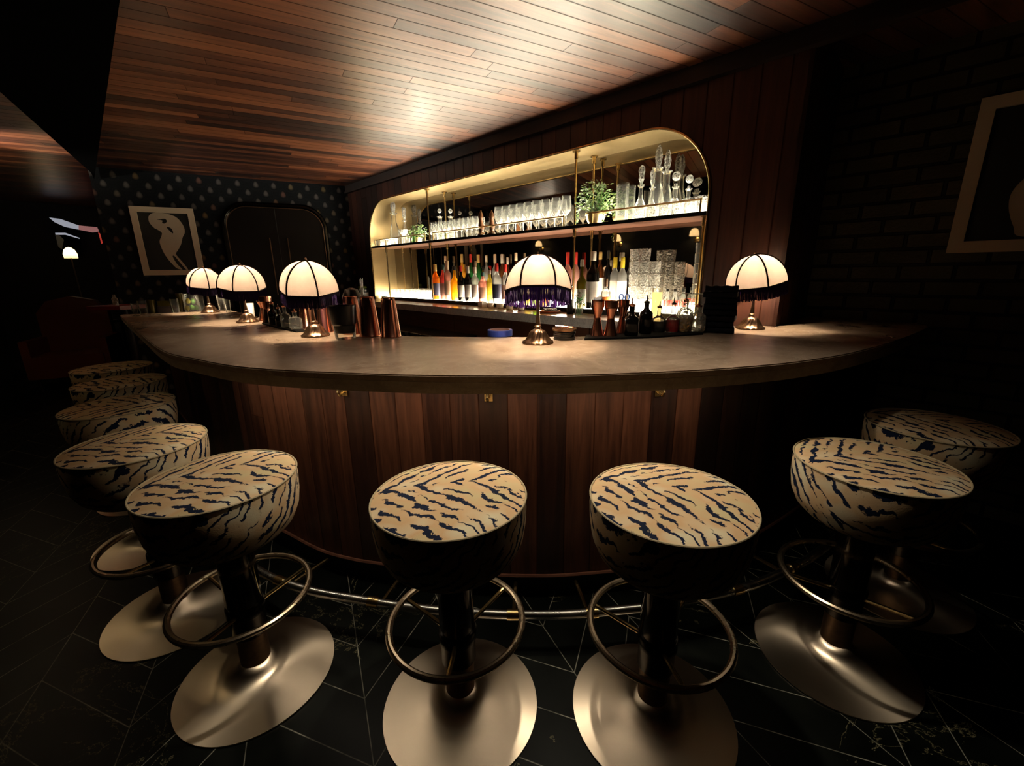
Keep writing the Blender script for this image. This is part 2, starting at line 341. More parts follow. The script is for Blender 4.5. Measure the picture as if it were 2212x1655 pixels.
def leaf_mat(name, a, b):
    t = NT(name); n = t.noise(t.coord('Object'), 30, 2)
    tl = t.n('ShaderNodeBsdfTranslucent'); df = t.n('ShaderNodeBsdfPrincipled'); c = t.mix(n, a, b); t.set(tl.inputs[0], c); t.set(df.inputs['Base Color'], c); df.inputs['Roughness'].default_value = 0.45
    m = t.n('ShaderNodeMixShader'); m.inputs[0].default_value = 0.35; t.t.links.new(df.outputs[0], m.inputs[1]); t.t.links.new(tl.outputs[0], m.inputs[2]); t.t.links.new(m.outputs[0], t.out.inputs[0])
leaf_mat('ivy_leaf', (0.05, 0.12, 0.02), (0.20, 0.26, 0.09))

# ------------------------------------------------------------------ mesh helpers
class MB:
    def __init__(s): s.v = []; s.f = []; s.uv = None
    def add(s, vs, fs):
        o = len(s.v); s.v += [tuple(map(float, v)) for v in vs]; s.f += [tuple(i+o for i in f) for f in fs]; return s
    def box(s, x0, x1, y0, y1, z0, z1):
        return s.hexa([(x0, y0), (x1, y0), (x1, y1), (x0, y1)], z0, z1)
    def hexa(s, q, z0, z1):
        vs = [(*p, z0) for p in q]+[(*p, z1) for p in q]
        return s.add(vs, [(3, 2, 1, 0), (4, 5, 6, 7), (0, 1, 5, 4), (1, 2, 6, 5), (2, 3, 7, 6), (3, 0, 4, 7)])
    def wbox(s, s0, s1, D0, D1, z0, z1):
        return s.hexa([W(s0, D0)[:2], W(s1, D0)[:2], W(s1, D1)[:2], W(s0, D1)[:2]][::-1], z0, z1)
    def prism(s, poly, z0, z1, cap=True):
        n = len(poly); vs = [(*p, z0) for p in poly]+[(*p, z1) for p in poly]
        fs = [(i, (i+1) % n, n+(i+1) % n, n+i) for i in range(n)]
        if cap: fs += [tuple(range(n-1, -1, -1)), tuple(range(n, 2*n))]
        return s.add(vs, fs)
    def lathe(s, prof, seg=24, c=(0, 0, 0), mod=None, capb=True, capt=True):
        vs = []; fs = []
        for (r, z) in prof:
            for k in range(seg):
                a = 2*PI*k/seg; rr = r*(mod(a, z) if mod else 1); vs.append((c[0]+rr*math.cos(a), c[1]+rr*math.sin(a), c[2]+z))
        for i in range(len(prof)-1):
            for k in range(seg):
                k2 = (k+1) % seg; fs.append((i*seg+k, i*seg+k2, (i+1)*seg+k2, (i+1)*seg+k))
        if capb and prof[0][0] > 1e-5: fs.append(tuple(range(seg-1, -1, -1)))
        if capt and prof[-1][0] > 1e-5: fs.append(tuple(range((len(prof)-1)*seg, len(prof)*seg)))
        return s.add(vs, fs)
    def tube(s, pts, r, seg=8, closed=False, cap=True):
        P = [np.array(p, float) for p in pts]; n = len(P); vs = []; fs = []
        up = None
        for i in range(n):
            a = P[(i-1) % n] if (closed or i > 0) else P[i]; b = P[(i+1) % n] if (closed or i < n-1) else P[i]
            t = b-a; t /= (np.linalg.norm(t)+1e-12)
            if up is None: up = np.array([0, 0, 1.0]) if abs(t[2]) < 0.9 else np.array([1.0, 0, 0])
            x = np.cross(up, t); x /= (np.linalg.norm(x)+1e-12); y = np.cross(t, x); up = y
            rr = r[i] if isinstance(r, (list, tuple)) else r
            for k in range(seg):
                th = 2*PI*k/seg; vs.append(P[i]+rr*(math.cos(th)*x+math.sin(th)*y))
        m = n if closed else n-1
        for i in range(m):
            j = (i+1) % n
            for k in range(seg):
                k2 = (k+1) % seg; fs.append((i*seg+k, i*seg+k2, j*seg+k2, j*seg+k))
        if cap and not closed: fs += [tuple(range(seg-1, -1, -1)), tuple(range((n-1)*seg, n*seg))]
        return s.add(vs, fs)
    def ball(s, c, r, seg=12, rings=8, sz=1.0):
        return s.lathe([(max(1e-6, r*math.sin(PI*i/rings)), -r*sz*math.cos(PI*i/rings)) for i in range(rings+1)], seg, c)
    def build(s, name, mat, parent=None, loc=None, rot=0.0, smooth=35, uvf=None):
        me = bpy.data.meshes.new(name); me.from_pydata(s.v, [], s.f); me.materials.append(MATS[mat]); me.validate()
        if uvf:
            ul = me.uv_layers.new(name='UVMap')
            for lp in me.loops: ul.data[lp.index].uv = uvf(me.vertices[lp.vertex_index].co)
        me.update()
        if smooth:
            me.shade_smooth()
            try: me.set_sharp_from_angle(angle=R_(smooth))
            except Exception: pass
        o = bpy.data.objects.new(name, me); COL.objects.link(o)
        if parent is not None: o.parent = parent
        if loc is not None: o.location = loc
        o.rotation_euler[2] = rot
        return o
def tag(o, label=None, cat=None, group=None, kind=None):
    if label: o['label'] = label
    if cat: o['category'] = cat
    if group: o['group'] = group
    if kind: o['kind'] = kind
    return o
def thing(name, loc, label, cat, group=None, rot=0.0):
    o = bpy.data.objects.new(name, None); COL.objects.link(o); o.location = loc; o.rotation_euler[2] = rot; o.empty_display_size = 0.05
    return tag(o, label, cat, group)
def struct(o): o['kind'] = 'structure'; return o
def copy_tree(o, parent=None):
    c = o.copy(); COL.objects.link(c)
    if parent is not None: c.parent = parent
    for ch in list(o.children): copy_tree(ch, c)
    return c
def catmull(pts, n=8, closed=False):
    P = [np.array(p, float) for p in pts]; out = []; m = len(P)
    for i in range(m if closed else m-1):
        p0 = P[(i-1) % m] if (closed or i > 0) else 2*P[0]-P[1]; p1 = P[i]; p2 = P[(i+1) % m]; p3 = P[(i+2) % m] if (closed or i < m-2) else 2*P[-1]-P[-2]
        for k in range(n):
            t = k/n; out.append(0.5*((2*p1)+(-p0+p2)*t+(2*p0-5*p1+4*p2-p3)*t*t+(-p0+3*p1-3*p2+p3)*t**3))
    if not closed: out.append(P[-1])
    return out
def offset(path, d):
    out = []
    for i, p in enumerate(path):
        a = path[max(i-1, 0)]; b = path[min(i+1, len(path)-1)]; t = np.array(b)-np.array(a); t = t/np.linalg.norm(t)
        out.append(np.array(p)+d*np.array([-t[1], t[0]]))
    return out
ORD = ['first', 'second', 'third', 'fourth', 'fifth', 'sixth', 'seventh', 'eighth', 'ninth', 'tenth', 'eleventh', 'twelfth', 'thirteenth', 'fourteenth', 'fifteenth', 'sixteenth', 'seventeenth', 'eighteenth', 'nineteenth', 'twentieth', 'twenty-first', 'twenty-second', 'twenty-third', 'twenty-fourth']
def point(name, loc, e, col=WARM, r=0.03):
    l = bpy.data.lights.new(name, 'POINT'); l.energy = e; l.color = col; l.shadow_soft_size = r
    o = bpy.data.objects.new(name, l); COL.objects.link(o); o.location = loc; return o

# ================================================================== SETTING
S0, S1 = -3.0, 12.0; DL = -1.0
aE = R_(61.5); DE = np.array([math.sin(aE), math.cos(aE)]); ME = np.array([-DE[1], DE[0]])
KE = 6.41                                         # the end wall is ME . p = KE
# where the end wall meets the wood wall and where it stops at the passage
def end_at_D(D):
    A = np.array([ME, NN]); return np.linalg.solve(A, np.array([KE, D]))
EC = end_at_D(DF)
def EW(e, z=0.0, out=0.0):                        # e metres from the corner (negative = to the left)
    p = EC + DE*e - ME*out; return (float(p[0]), float(p[1]), z)
mb = MB(); mb.wbox(S0, S1, DL, DR+0.2, -0.05, 0.0); struct(mb.build('floor', 'black_marble_floor', smooth=0))
mb = MB(); mb.wbox(S0, S1, DL, DR+0.2, ZC, ZC+0.05)
struct(mb.build('ceiling', 'ceiling_planks', smooth=0, uvf=lambda c: (float(ME@np.array(c[:2]))+0.053, float(DE@np.array(c[:2])))))
# wood wall with the niche opening
NS0, NS1, NZ1, NRAD = 1.10, 5.36, 2.262, 0.44
def arch(s0, s1, z0, z1, r, n=14):
    q = [(s0, z0)]+[(s0+r-r*math.cos(PI/2*i/n), z1-r+r*math.sin(PI/2*i/n)) for i in range(n+1)]
    q += [(s1-r+r*math.sin(PI/2*i/n), z1-r+r*math.cos(PI/2*i/n)) for i in range(n+1)]+[(s1, z0)]
    return q
WS0 = 0.66; WS1 = float(EC@AL)
pr = arch(NS0, NS1, 0.0, NZ1, NRAD)
mb = MB()
ring_out = []
for (s, z) in pr:                                # every point of the arch meets its partner on the outline
    ring_out.append((s, z))
n = len(pr)
front = []
outl = [(WS0, 0.0)]
# strips: left of opening, right of opening, above
vs, fs = [], []
def quad(a, b, c, d, D):
    o = len(vs); vs.extend([W(a[0], D, a[1]), W(b[0], D, b[1]), W(c[0], D, c[1]), W(d[0], D, d[1])]); fs.append((o, o+1, o+2, o+3))
quad((WS0, 0), (NS0, 0), (NS0, NZ1-NRAD), (WS0, NZ1-NRAD), DF)
quad((NS1, 0), (WS1, 0), (WS1, NZ1-NRAD), (NS1, NZ1-NRAD), DF)
for i in range(1, n-2):
    a, b = pr[i], pr[i+1]
    if b[0]-a[0] > 1e-6: quad(a, b, (b[0], ZC), (a[0], ZC), DF)
quad((WS0, NZ1-NRAD), (NS0, NZ1-NRAD), (NS0, ZC), (WS0, ZC), DF)
quad((NS1, NZ1-NRAD), (WS1, NZ1-NRAD), (WS1, ZC), (NS1, ZC), DF)
mb.add(vs, fs)
mb.wbox(WS0, WS0+0.02, DF, DR, 0, ZC)             # return of the wood wall at its right end
mb.wbox(WS0, WS1, DM+0.06, DM+0.1, 0, ZC)
struct(mb.build('wall_back', 'wall_panelling', smooth=0, uvf=lambda c: (float(AL@np.array(c[:2]))+float(NN@np.array(c[:2])), c[2])))
# brass lining of the niche
mb = MB(); pl = arch(NS0, NS1, 1.0, NZ1, NRAD); vs = []; fs = []
for (s, z) in pl: vs += [W(s, DF-0.004, z), W(s, DM+0.02, z)]
for i in range(len(pl)-1): fs.append((2*i, 2*i+1, 2*i+3, 2*i+2))
mb.add(vs, fs)
struct(mb.build('trim_1', 'aged_brass_sheet', smooth=40))
mb = MB(); mb.tube([W(s, DF-0.006, z) for (s, z) in pl], 0.008, 6)
struct(mb.build('trim_2', 'brass'))
mb = MB(); pm = arch(NS0, NS1, 1.0, NZ1, NRAD)
mb.add([W(s, DM, z) for (s, z) in pm], [tuple(range(len(pm)))]); mb.add([W(s, DM+0.02, z) for (s, z) in pm], [tuple(range(len(pm)))[::-1]])
tag(mb.build('mirror', 'dark_mirror', smooth=0), 'dark antiqued mirror filling the back of the arched bar niche', 'mirror')
# crown moulding, dark
mb = MB(); mb.wbox(-2.9, WS1, DF-0.03, DF+0.02, 2.455, ZC-0.001); mb.wbox(-2.9, WS1, DF-0.045, DF+0.01, 2.435, 2.457)
struct(mb.build('trim_3', 'dark_wood', smooth=0))
# brick wall on the right, end wall with wallpaper, passage, closing walls
mb = MB(); mb.wbox(S0, WS0+0.02, DR, DR+0.1, 0, ZC)
struct(mb.build('wall_right', 'painted_brick', smooth=0, uvf=lambda c: (float(AL@np.array(c[:2])), c[2])))
EL = float((end_at_D(0.27)-EC)@DE)                # left stop of the end wall
mb = MB(); a, b = EW(EL), EW(0.0); a2, b2 = EW(EL, 0, -0.1), EW(0.0, 0, -0.1)
mb.hexa([a[:2], b[:2], b2[:2], a2[:2]], 0, ZC)
struct(mb.build('wall_end', 'eyelet_wallpaper', smooth=0, uvf=lambda c: (float((np.array(c[:2])-EC)@DE)+5, c[2])))
sE = float((end_at_D(0.27))@AL)
mb = MB(); mb.wbox(sE+0.6, S1, 1.3, 1.4, 0, ZC); struct(mb.build('wall_passage', 'plain_dark', smooth=0))
mb = MB(); mb.prism([(-1.65, 1.01), (-3.36, 3.48), (-4.12, 4.58), W(sE-.05, .30)[:2], W(1.0, .30)[:2]][::-1], 2.40, ZC); struct(mb.build('trim_4', 'matt_black', smooth=0))
mb = MB(); mb.wbox(S0, S1, DL-0.1, DL, 0, ZC); struct(mb.build('wall_left', 'plain_dark', smooth=0))
mb = MB(); mb.wbox(S1, S1+0.1, DL, DR, 0, ZC); struct(mb.build('wall_far', 'plain_dark', smooth=0))
mb = MB(); mb.wbox(S0-0.1, S0, DL, DR, 0, ZC); struct(mb.build('wall_near', 'plain_dark', smooth=0))
# arched double door in the end wall
def epoly(e0, e1, z0, z1, r, out):
    return [EW(e, z, out) for (e, z) in arch(e0, e1, z0, z1, r)]
door = thing('door_1', (0, 0, 0), None, None); door['kind'] = 'structure'
D0, D1 = -1.46, -0.33
mb = MB(); P = epoly(D0, D1, 0.0, 2.235, 0.26, 0.012); mb.add(P, [tuple(range(len(P)))[::-1]]); mb.build('door_panel', 'door_black', door, smooth=0)
mb = MB(); q = arch(D0, D1, 0.0, 2.235, 0.26); mb.tube([EW(e, z, 0.02) for e, z in q], 0.03, 8); mb.build('door_frame', 'black_metal', door)
mb = MB(); q = arch(D0+0.03, D1-0.03, 0.0, 2.205, 0.24); mb.tube([EW(e, z, 0.05) for e, z in q], 0.004, 6); mb.build('door_trim', 'antique_brass', door)
mb = MB(); e = (D0+D1)/2; mb.tube([EW(e-0.002, 0.0, 0.014), EW(e-0.002, 2.2, 0.014)], 0.004, 6); mb.build('door_seam', 'art_black', door)
for sgn in (-1, 1):
    mb = MB(); ee = e+sgn*0.10; mb.tube([EW(ee, 1.15, 0.05), EW(ee, 1.85, 0.05)], 0.006, 8)
    for zz in (1.2, 1.8): mb.tube([EW(ee, zz, 0.0), EW(ee, zz, 0.05)], 0.005, 6)
    mb.build('door_handle', 'antique_brass', door)
# framed pictures
def picture(name, A, u, out_n, wid, hei, label, shape, marks=()):
    """A = lower left corner on the wall, u along the wall, out_n towards the room"""
    root = thing(name, A, label, 'picture')
    u = np.array(u); nn = np.array(out_n)
    def Q(a, b, o): p = u*a+nn*o; return (float(p[0]), float(p[1]), b)
    bw = 0.058
    mb = MB()
    for (a0, a1, b0, b1) in ((0, wid, 0, bw), (0, wid, hei-bw, hei), (0, bw, bw, hei-bw), (wid-bw, wid, bw, hei-bw)):
        vs = [Q(a0, b0, 0), Q(a1, b0, 0), Q(a1, b1, 0), Q(a0, b1, 0), Q(a0, b0, .03), Q(a1, b0, .03), Q(a1, b1, .03), Q(a0, b1, .03)]
        mb.add(vs, [(0, 1, 2, 3), (7, 6, 5, 4), (0, 4, 5, 1), (1, 5, 6, 2), (2, 6, 7, 3), (3, 7, 4, 0)])
    mb.build('frame', 'frame_cream', root, smooth=0)
    mb = MB(); mb.add([Q(bw-.004, bw-.004, .008), Q(wid-bw+.004, bw-.004, .008), Q(wid-bw+.004, hei-bw+.004, .008), Q(bw-.004, hei-bw+.004, .008)], [(0, 1, 2, 3)]); mb.build('print_background', 'art_black', root, smooth=0)
    iw, ih = wid-2*bw, hei-2*bw
    for poly in shape:
        cv = catmull(poly, 5, True)
        mb = MB(); m = len(cv); vs = [Q(bw+iw*p[0], bw+ih*p[1], .011) for p in cv]+[Q(bw+iw*p[0], bw+ih*p[1], .0095) for p in cv]
        mb.add(vs, [tuple(range(m)), tuple(range(2*m-1, m-1, -1))]+[(i, (i+1) % m, m+(i+1) % m, m+i) for i in range(m)])
        mb.build('pale_figure', 'art_cream', root, smooth=0)
    for poly in marks:
        cv = catmull(poly, 4, True); mb = MB(); m = len(cv); vs = [Q(bw+iw*p[0], bw+ih*p[1], .0125) for p in cv]+[Q(bw+iw*p[0], bw+ih*p[1], .0112) for p in cv]
        mb.add(vs, [tuple(range(m)), tuple(range(2*m-1, m-1, -1))]+[(i, (i+1) % m, m+(i+1) % m, m+i) for i in range(m)]); mb.build('dark_mark', 'art_black', root, smooth=0)
    return root
swoop = [[(0.62, 0.01), (0.53, 0.05), (0.40, 0.22), (0.34, 0.36), (0.32, 0.50), (0.38, 0.60), (0.40, 0.66), (0.33, 0.71), (0.27, 0.74), (0.20, 0.83), (0.21, 0.93), (0.30, 0.99), (0.45, 1.0), (0.60, 0.985), (0.76, 0.93),
          (0.86, 0.80), (0.87, 0.68), (0.80, 0.58), (0.74, 0.46), (0.66, 0.36), (0.60, 0.28), (0.70, 0.14), (0.78, 0.015), (0.74, 0.01), (0.64, 0.14), (0.56, 0.25), (0.52, 0.24), (0.57, 0.12), (0.66, 0.015)]]
PL = EW(-2.31, 1.415, 0.002)
picture('framed_picture', PL, (DE[0], DE[1]), (-ME[0], -ME[1]), 0.575, 0.74, 'cream framed print of a pale curved figure on black, left of the arched door', swoop, [[(0.36, 0.885), (0.44, 0.895), (0.52, 0.90), (0.55, 0.86), (0.50, 0.82), (0.45, 0.83), (0.46, 0.87)], [(0.52, 0.76), (0.60, 0.745), (0.63, 0.69), (0.62, 0.65), (0.57, 0.69)]])
orb = [[(0.42, 0.02), (0.34, 0.10), (0.27, 0.25), (0.27, 0.38), (0.38, 0.50), (0.62, 0.58), (0.80, 0.62), (0.93, 0.55), (0.97, 0.35), (0.95, 0.15), (0.85, 0.03)]]
PR = W(0.052, DR-0.001, 1.466)
picture('framed_picture', PR, (-AL[0], -AL[1]), (-NN[0], -NN[1]), 0.60, 0.745, 'cream framed dark print on the right-hand wall, cut by the picture edge', orb)

# ================================================================== THE BAR
outer_px = [(258, 680), (300, 718), (350, 757), (420, 775), (500, 790), (600, 799), (700, 803.5), (850, 809), (1000, 811.5), (1200, 811), (1350, 806.5), (1500, 800), (1600, 793), (1700, 784), (1780, 773), (1850, 760), (1930, 738), (1985, 718)]
outer = [np.array(onz(x, y, ZB)) for x, y in outer_px]
outer = [outer[0]] + outer[1:]
outer_c = catmull(outer, 6)
end_r = catmull([outer[-1], (2.27, 2.30), (2.335, 2.40), (2.30, 2.475), W(0.10, DR-0.005)[:2]], 5)[1:]
inner_px = [(1540, 708), (1470, 712), (1400, 718), (1285, 726.5), (1100, 728.5), (1000, 728), (868, 726), (800, 720), (720, 711), (660, 703), (600, 694), (560, 685), (520, 675), (484, 669)]
inner = [np.array(onz(x, y, ZB)) for x, y in inner_px]
inner_c = catmull([np.array(W(WS0+0.12, DF-0.005)[:2])]+inner, 5)
bar_poly = [tuple(p) for p in outer_c]+[tuple(p) for p in end_r]+[W(WS0-0.005, DR-0.005)[:2], W(WS0-0.005, DF-0.02)[:2]]+[tuple(p) for p in inner_c]
bar = thing('bar_counter', (0, 0, 0), 'long curved bar with brown marble top and vertical mahogany board front', 'bar counter')
def outline(ins):
    oc = offset(outer_c, ins)
    er = end_r[:]
    return [tuple(p) for p in oc]+[tuple(np.array(p)+np.array([-ins*0.8, 0.0])) for p in er]+[W(WS0-0.005, DR-0.005)[:2], W(WS0-0.005, DF-0.02)[:2]]+[tuple(p) for p in inner_c]
mb = MB(); mb.prism(outline(0.004), ZB-0.004, ZB); mb.prism(outline(0.0), ZB-0.022, ZB-0.0045, cap=True); mb.build('countertop', 'bar_marble', bar, smooth=30)
mb = MB(); mb.prism(outline(0.012), ZB-0.0245, ZB-0.022); mb.prism(outline(0.006), ZB-0.043, ZB-0.0245); mb.prism(outline(0.020), ZB-0.0455, ZB-0.043); mb.prism(outline(0.014), ZB-0.066, ZB-0.0455); mb.build('layered_edge', 'bar_edge_marble', bar, smooth=30)
full_out = outer_c+[np.array(p) for p in end_r[:12]]
fas = offset(outer_c, 0.27)
# board front, UV follows the curve
acc = [0.0]
for i in range(1, len(fas)): acc.append(acc[-1]+float(np.linalg.norm(fas[i]-fas[i-1])))
mb = MB(); fb = offset(outer_c, 0.31)
vs = []; fs = []; m = len(fas)
for p in fas: vs += [(p[0], p[1], 0.12), (p[0], p[1], ZB-0.066)]
for i in range(m-1): fs.append((2*i, 2*i+2, 2*i+3, 2*i+1))
mb.add(vs, fs)
me_uv = {}
for i, p in enumerate(fas): me_uv[(round(p[0], 4), round(p[1], 4))] = acc[i]
mb.build('board_front', 'mahogany_boards', bar, smooth=30, uvf=lambda c: (me_uv.get((round(c[0], 4), round(c[1], 4)), 0.0), c[2]))
mb = MB(); er = [p for p in fas[-1:]]+[np.array([2.0, 2.36]), np.array(W(0.42, DR-0.01)[:2])]
for a, b in zip(er[:-1], er[1:]):
    mb.add([(a[0], a[1], 0), (b[0], b[1], 0), (b[0], b[1], ZB-.066), (a[0], a[1], ZB-.066)], [(0, 1, 2, 3)])
mb.build('end_panel', 'dark_wood', bar, smooth=0)
kick = offset(outer_c, 0.30)
mb = MB(); vs = []; fs = []
for p in kick: vs += [(p[0], p[1], 0.0), (p[0], p[1], 0.13)]
for i in range(m-1): fs.append((2*i, 2*i+2, 2*i+3, 2*i+1))
mb.add(vs, fs); mb.build('toe_kick', 'toe_kick', bar, smooth=30)
mb = MB(); mb.tube([(p[0], p[1], 0.118) for p in offset(outer_c, 0.262)], 0.008, 6); mb.build('base_moulding', 'shelf_wood', bar)
mb = MB(); vs = []; fs = []
ib = offset(inner_c, 0.0)
for p in inner_c[4:]: vs += [(p[0], p[1], 0.0), (p[0], p[1], ZB-0.045)]
for i in range(len(inner_c)-5): fs.append((2*i, 2*i+2, 2*i+3, 2*i+1))
mb.add(vs, fs); mb.build('service_side_panel', 'dark_wood', bar, smooth=30)
ledp = offset(outer_c, 0.10)
led = thing('under_bar_light', (0, 0, 0), 'thin warm light strip fixed under the overhang of the bar top', 'light strip')
vs = []; fs = []; lr = list(range(13, 77))
for i in lr: vs += [(ledp[i][0], ledp[i][1], ZB-.0672), (offset(outer_c, .112)[i][0], offset(outer_c, .112)[i][1], ZB-.0672)]
for i in range(len(lr)-1): fs.append((2*i, 2*i+1, 2*i+3, 2*i+2))
mb = MB(); mb.add(vs, fs); mb.build('glowing_strip', 'under_light', led, smooth=0)
# foot rail
rail = thing('foot_rail', (0, 0, 0), 'polished metal foot rail curving along the base of the bar', 'foot rail')
rp = offset(outer_c, 0.012)
mb = MB(); mb.tube([(p[0], p[1], 0.15) for p in rp], 0.017, 12); mb.build('rail_tube', 'steel', rail)
cum = [0.0]
for i in range(1, len(rp)): cum.append(cum[-1]+float(np.linalg.norm(rp[i]-rp[i-1])))
for px in (620, 812, 1110, 1285, 1590, 1700):
    q = np.array(onz(px, 1300, 0.15)); az_ = math.atan2(q[0], q[1])
    i = min(range(len(rp)), key=lambda k: abs(math.atan2(rp[k][0], rp[k][1])-az_)); p = rp[i]; k = kick[i]
    mb = MB(); t_ = np.array(rp[min(i+1, len(rp)-1)])-np.array(rp[i-1]); t_ /= np.linalg.norm(t_)
    mb.tube([(p[0]-t_[0]*.022, p[1]-t_[1]*.022, .15), (p[0]+t_[0]*.022, p[1]+t_[1]*.022, .15)], 0.021, 12)
    mb.tube([(p[0], p[1], .15), (p[0]*.8+k[0]*.2, p[1]*.8+k[1]*.2, .10), (p[0]*.03+k[0]*.97, p[1]*.03+k[1]*.97, .085)], 0.009, 8)
    mb.build('rail_bracket', 'brass', rail)
# purse hooks under the counter edge
for i, (px, py, tx) in enumerate(((540, 829, 'leftmost, beside the stool row'), (743, 858, 'second from the left'), (1067, 868, 'above the gap between the two nearest stools'), (1414, 858, 'rightmost of the brass hooks'))):
    q = np.array(onz(px, py, 0.98)); az_ = math.atan2(q[0], q[1])
    k = min(range(len(fas)), key=lambda j: abs(math.atan2(fas[j][0], fas[j][1])-az_)); P = fas[k]; t_ = np.array(fas[k+1])-np.array(fas[k-1]); t_ /= np.linalg.norm(t_); nn = np.array([t_[1], -t_[0]])
    h = thing('purse_hook', (float(P[0]+nn[0]*.003), float(P[1]+nn[1]*.003), 0.975), 'small brass purse hook under the bar top, '+tx, 'hook', 'purse hooks under the bar top', math.atan2(t_[1], t_[0]))
    mb = MB(); mb.box(-.016, .016, -.006, 0, -.062, .03); mb.build('back_plate', 'brass', h, smooth=0)
    mb = MB(); mb.tube([(0, -.004, .0), (0, -.03, -.012), (0, -.045, -.035), (0, -.035, -.052), (0, -.018, -.05)], .005, 8); mb.tube([(-.004, -.004, -.045), (-.004, -.03, -.05)], .005, 8); mb.build('hook_arm', 'brass', h)

# ================================================================== BAR STOOLS
def make_stool():
    r = thing('bar_stool', (0, 0, 0), 'x', 'bar stool', 'tiger-print bar stools round the bar')
    mb = MB(); mb.lathe([(0.0001, .7925), (.08, .7918), (.15, .789), (.195, .784), (.2195, .777)][::-1], 64, capb=False); mb.build('seat_top', 'tiger_velvet', r, smooth=50)
    mb = MB(); mb.lathe([(.05, .560), (.13, .566), (.168, .582), (.196, .61), (.213, .65), (.2205, .70), (.2225, .75), (.2195, .777)], 64, capt=False); mb.build('seat_side', 'tiger_velvet', r, smooth=50)
    mb = MB(); mb.tube([(.2215*math.cos(2*PI*k/64), .2215*math.sin(2*PI*k/64), .7775) for k in range(64)], .0028, 6, closed=True); mb.build('piping', 'piping_cord', r)
    mb = MB(); mb.lathe([(.052, .19), (.055, .195), (.055, .55), (.075, .562)], 40); mb.build('upper_column', 'chrome_black', r)
    mb = MB(); mb.lathe([(.047, .045), (.047, .195)], 40); mb.build('lower_column', 'antique_brass', r)
    mb = MB(); mb.lathe([(.2515, 0), (.2545, .003), (.2535, .0065), (.20, .0115), (.15, .019), (.11, .029), (.08, .042), (.062, .056), (.0475, .075)], 72); mb.build('round_base', 'brushed_base', r, smooth=60)
    mb = MB(); mb.tube([(.207*math.cos(2*PI*k/48), .207*math.sin(2*PI*k/48), .34) for k in range(48)], .0105, 10, closed=True); mb.build('foot_ring', 'ring_metal', r)
    for a in (153, 43, 270):
        a = R_(a); mb = MB(); mb.tube([(.205*math.cos(a), .205*math.sin(a), .338), (.05*math.cos(a), .05*math.sin(a), .29)], .0065, 8); mb.build('ring_strut', 'brass', r)
    mb = MB(); mb.lathe([(.058, .27), (.06, .274), (.06, .306), (.058, .31)], 32); mb.build('ring_collar', 'black_metal', r)
    return r
stool = make_stool()
SP = [(-0.185, 1.106, 8, 'tiger-print bar stool at the middle front, left of the central pair'), (0.441, 1.070, -22, 'tiger-print bar stool at the middle front, right of the central pair'),
      (-0.934, 1.226, 30, 'tiger-print bar stool, nearest of the left-hand row'), (-1.452, 1.529, 38, 'tiger-print bar stool, second nearest of the left-hand row'), (-1.973, 2.036, 200, 'tiger-print bar stool, third of the left-hand row'),
      (-2.408, 2.528, 15, 'tiger-print bar stool, fourth of the left-hand row'), (-2.852, 2.965, 30, 'tiger-print bar stool, farthest of the left-hand row'),
      (1.182, 1.270, -12, 'tiger-print bar stool on the right, with a brightly lit seat'), (1.703, 1.600, -40, 'dim tiger-print bar stool at the far right, behind the lit one')]
for i, (x, y, a, lab) in enumerate(SP):
    o = stool if i == 0 else copy_tree(stool); o.location = (x, y, 0); o['label'] = lab
    for ch in o.children:
        if ch.name.startswith(('seat_', 'round')): ch.rotation_euler[2] = R_(a)
    if i == 7:
        o.rotation_euler[2] = R_(20)

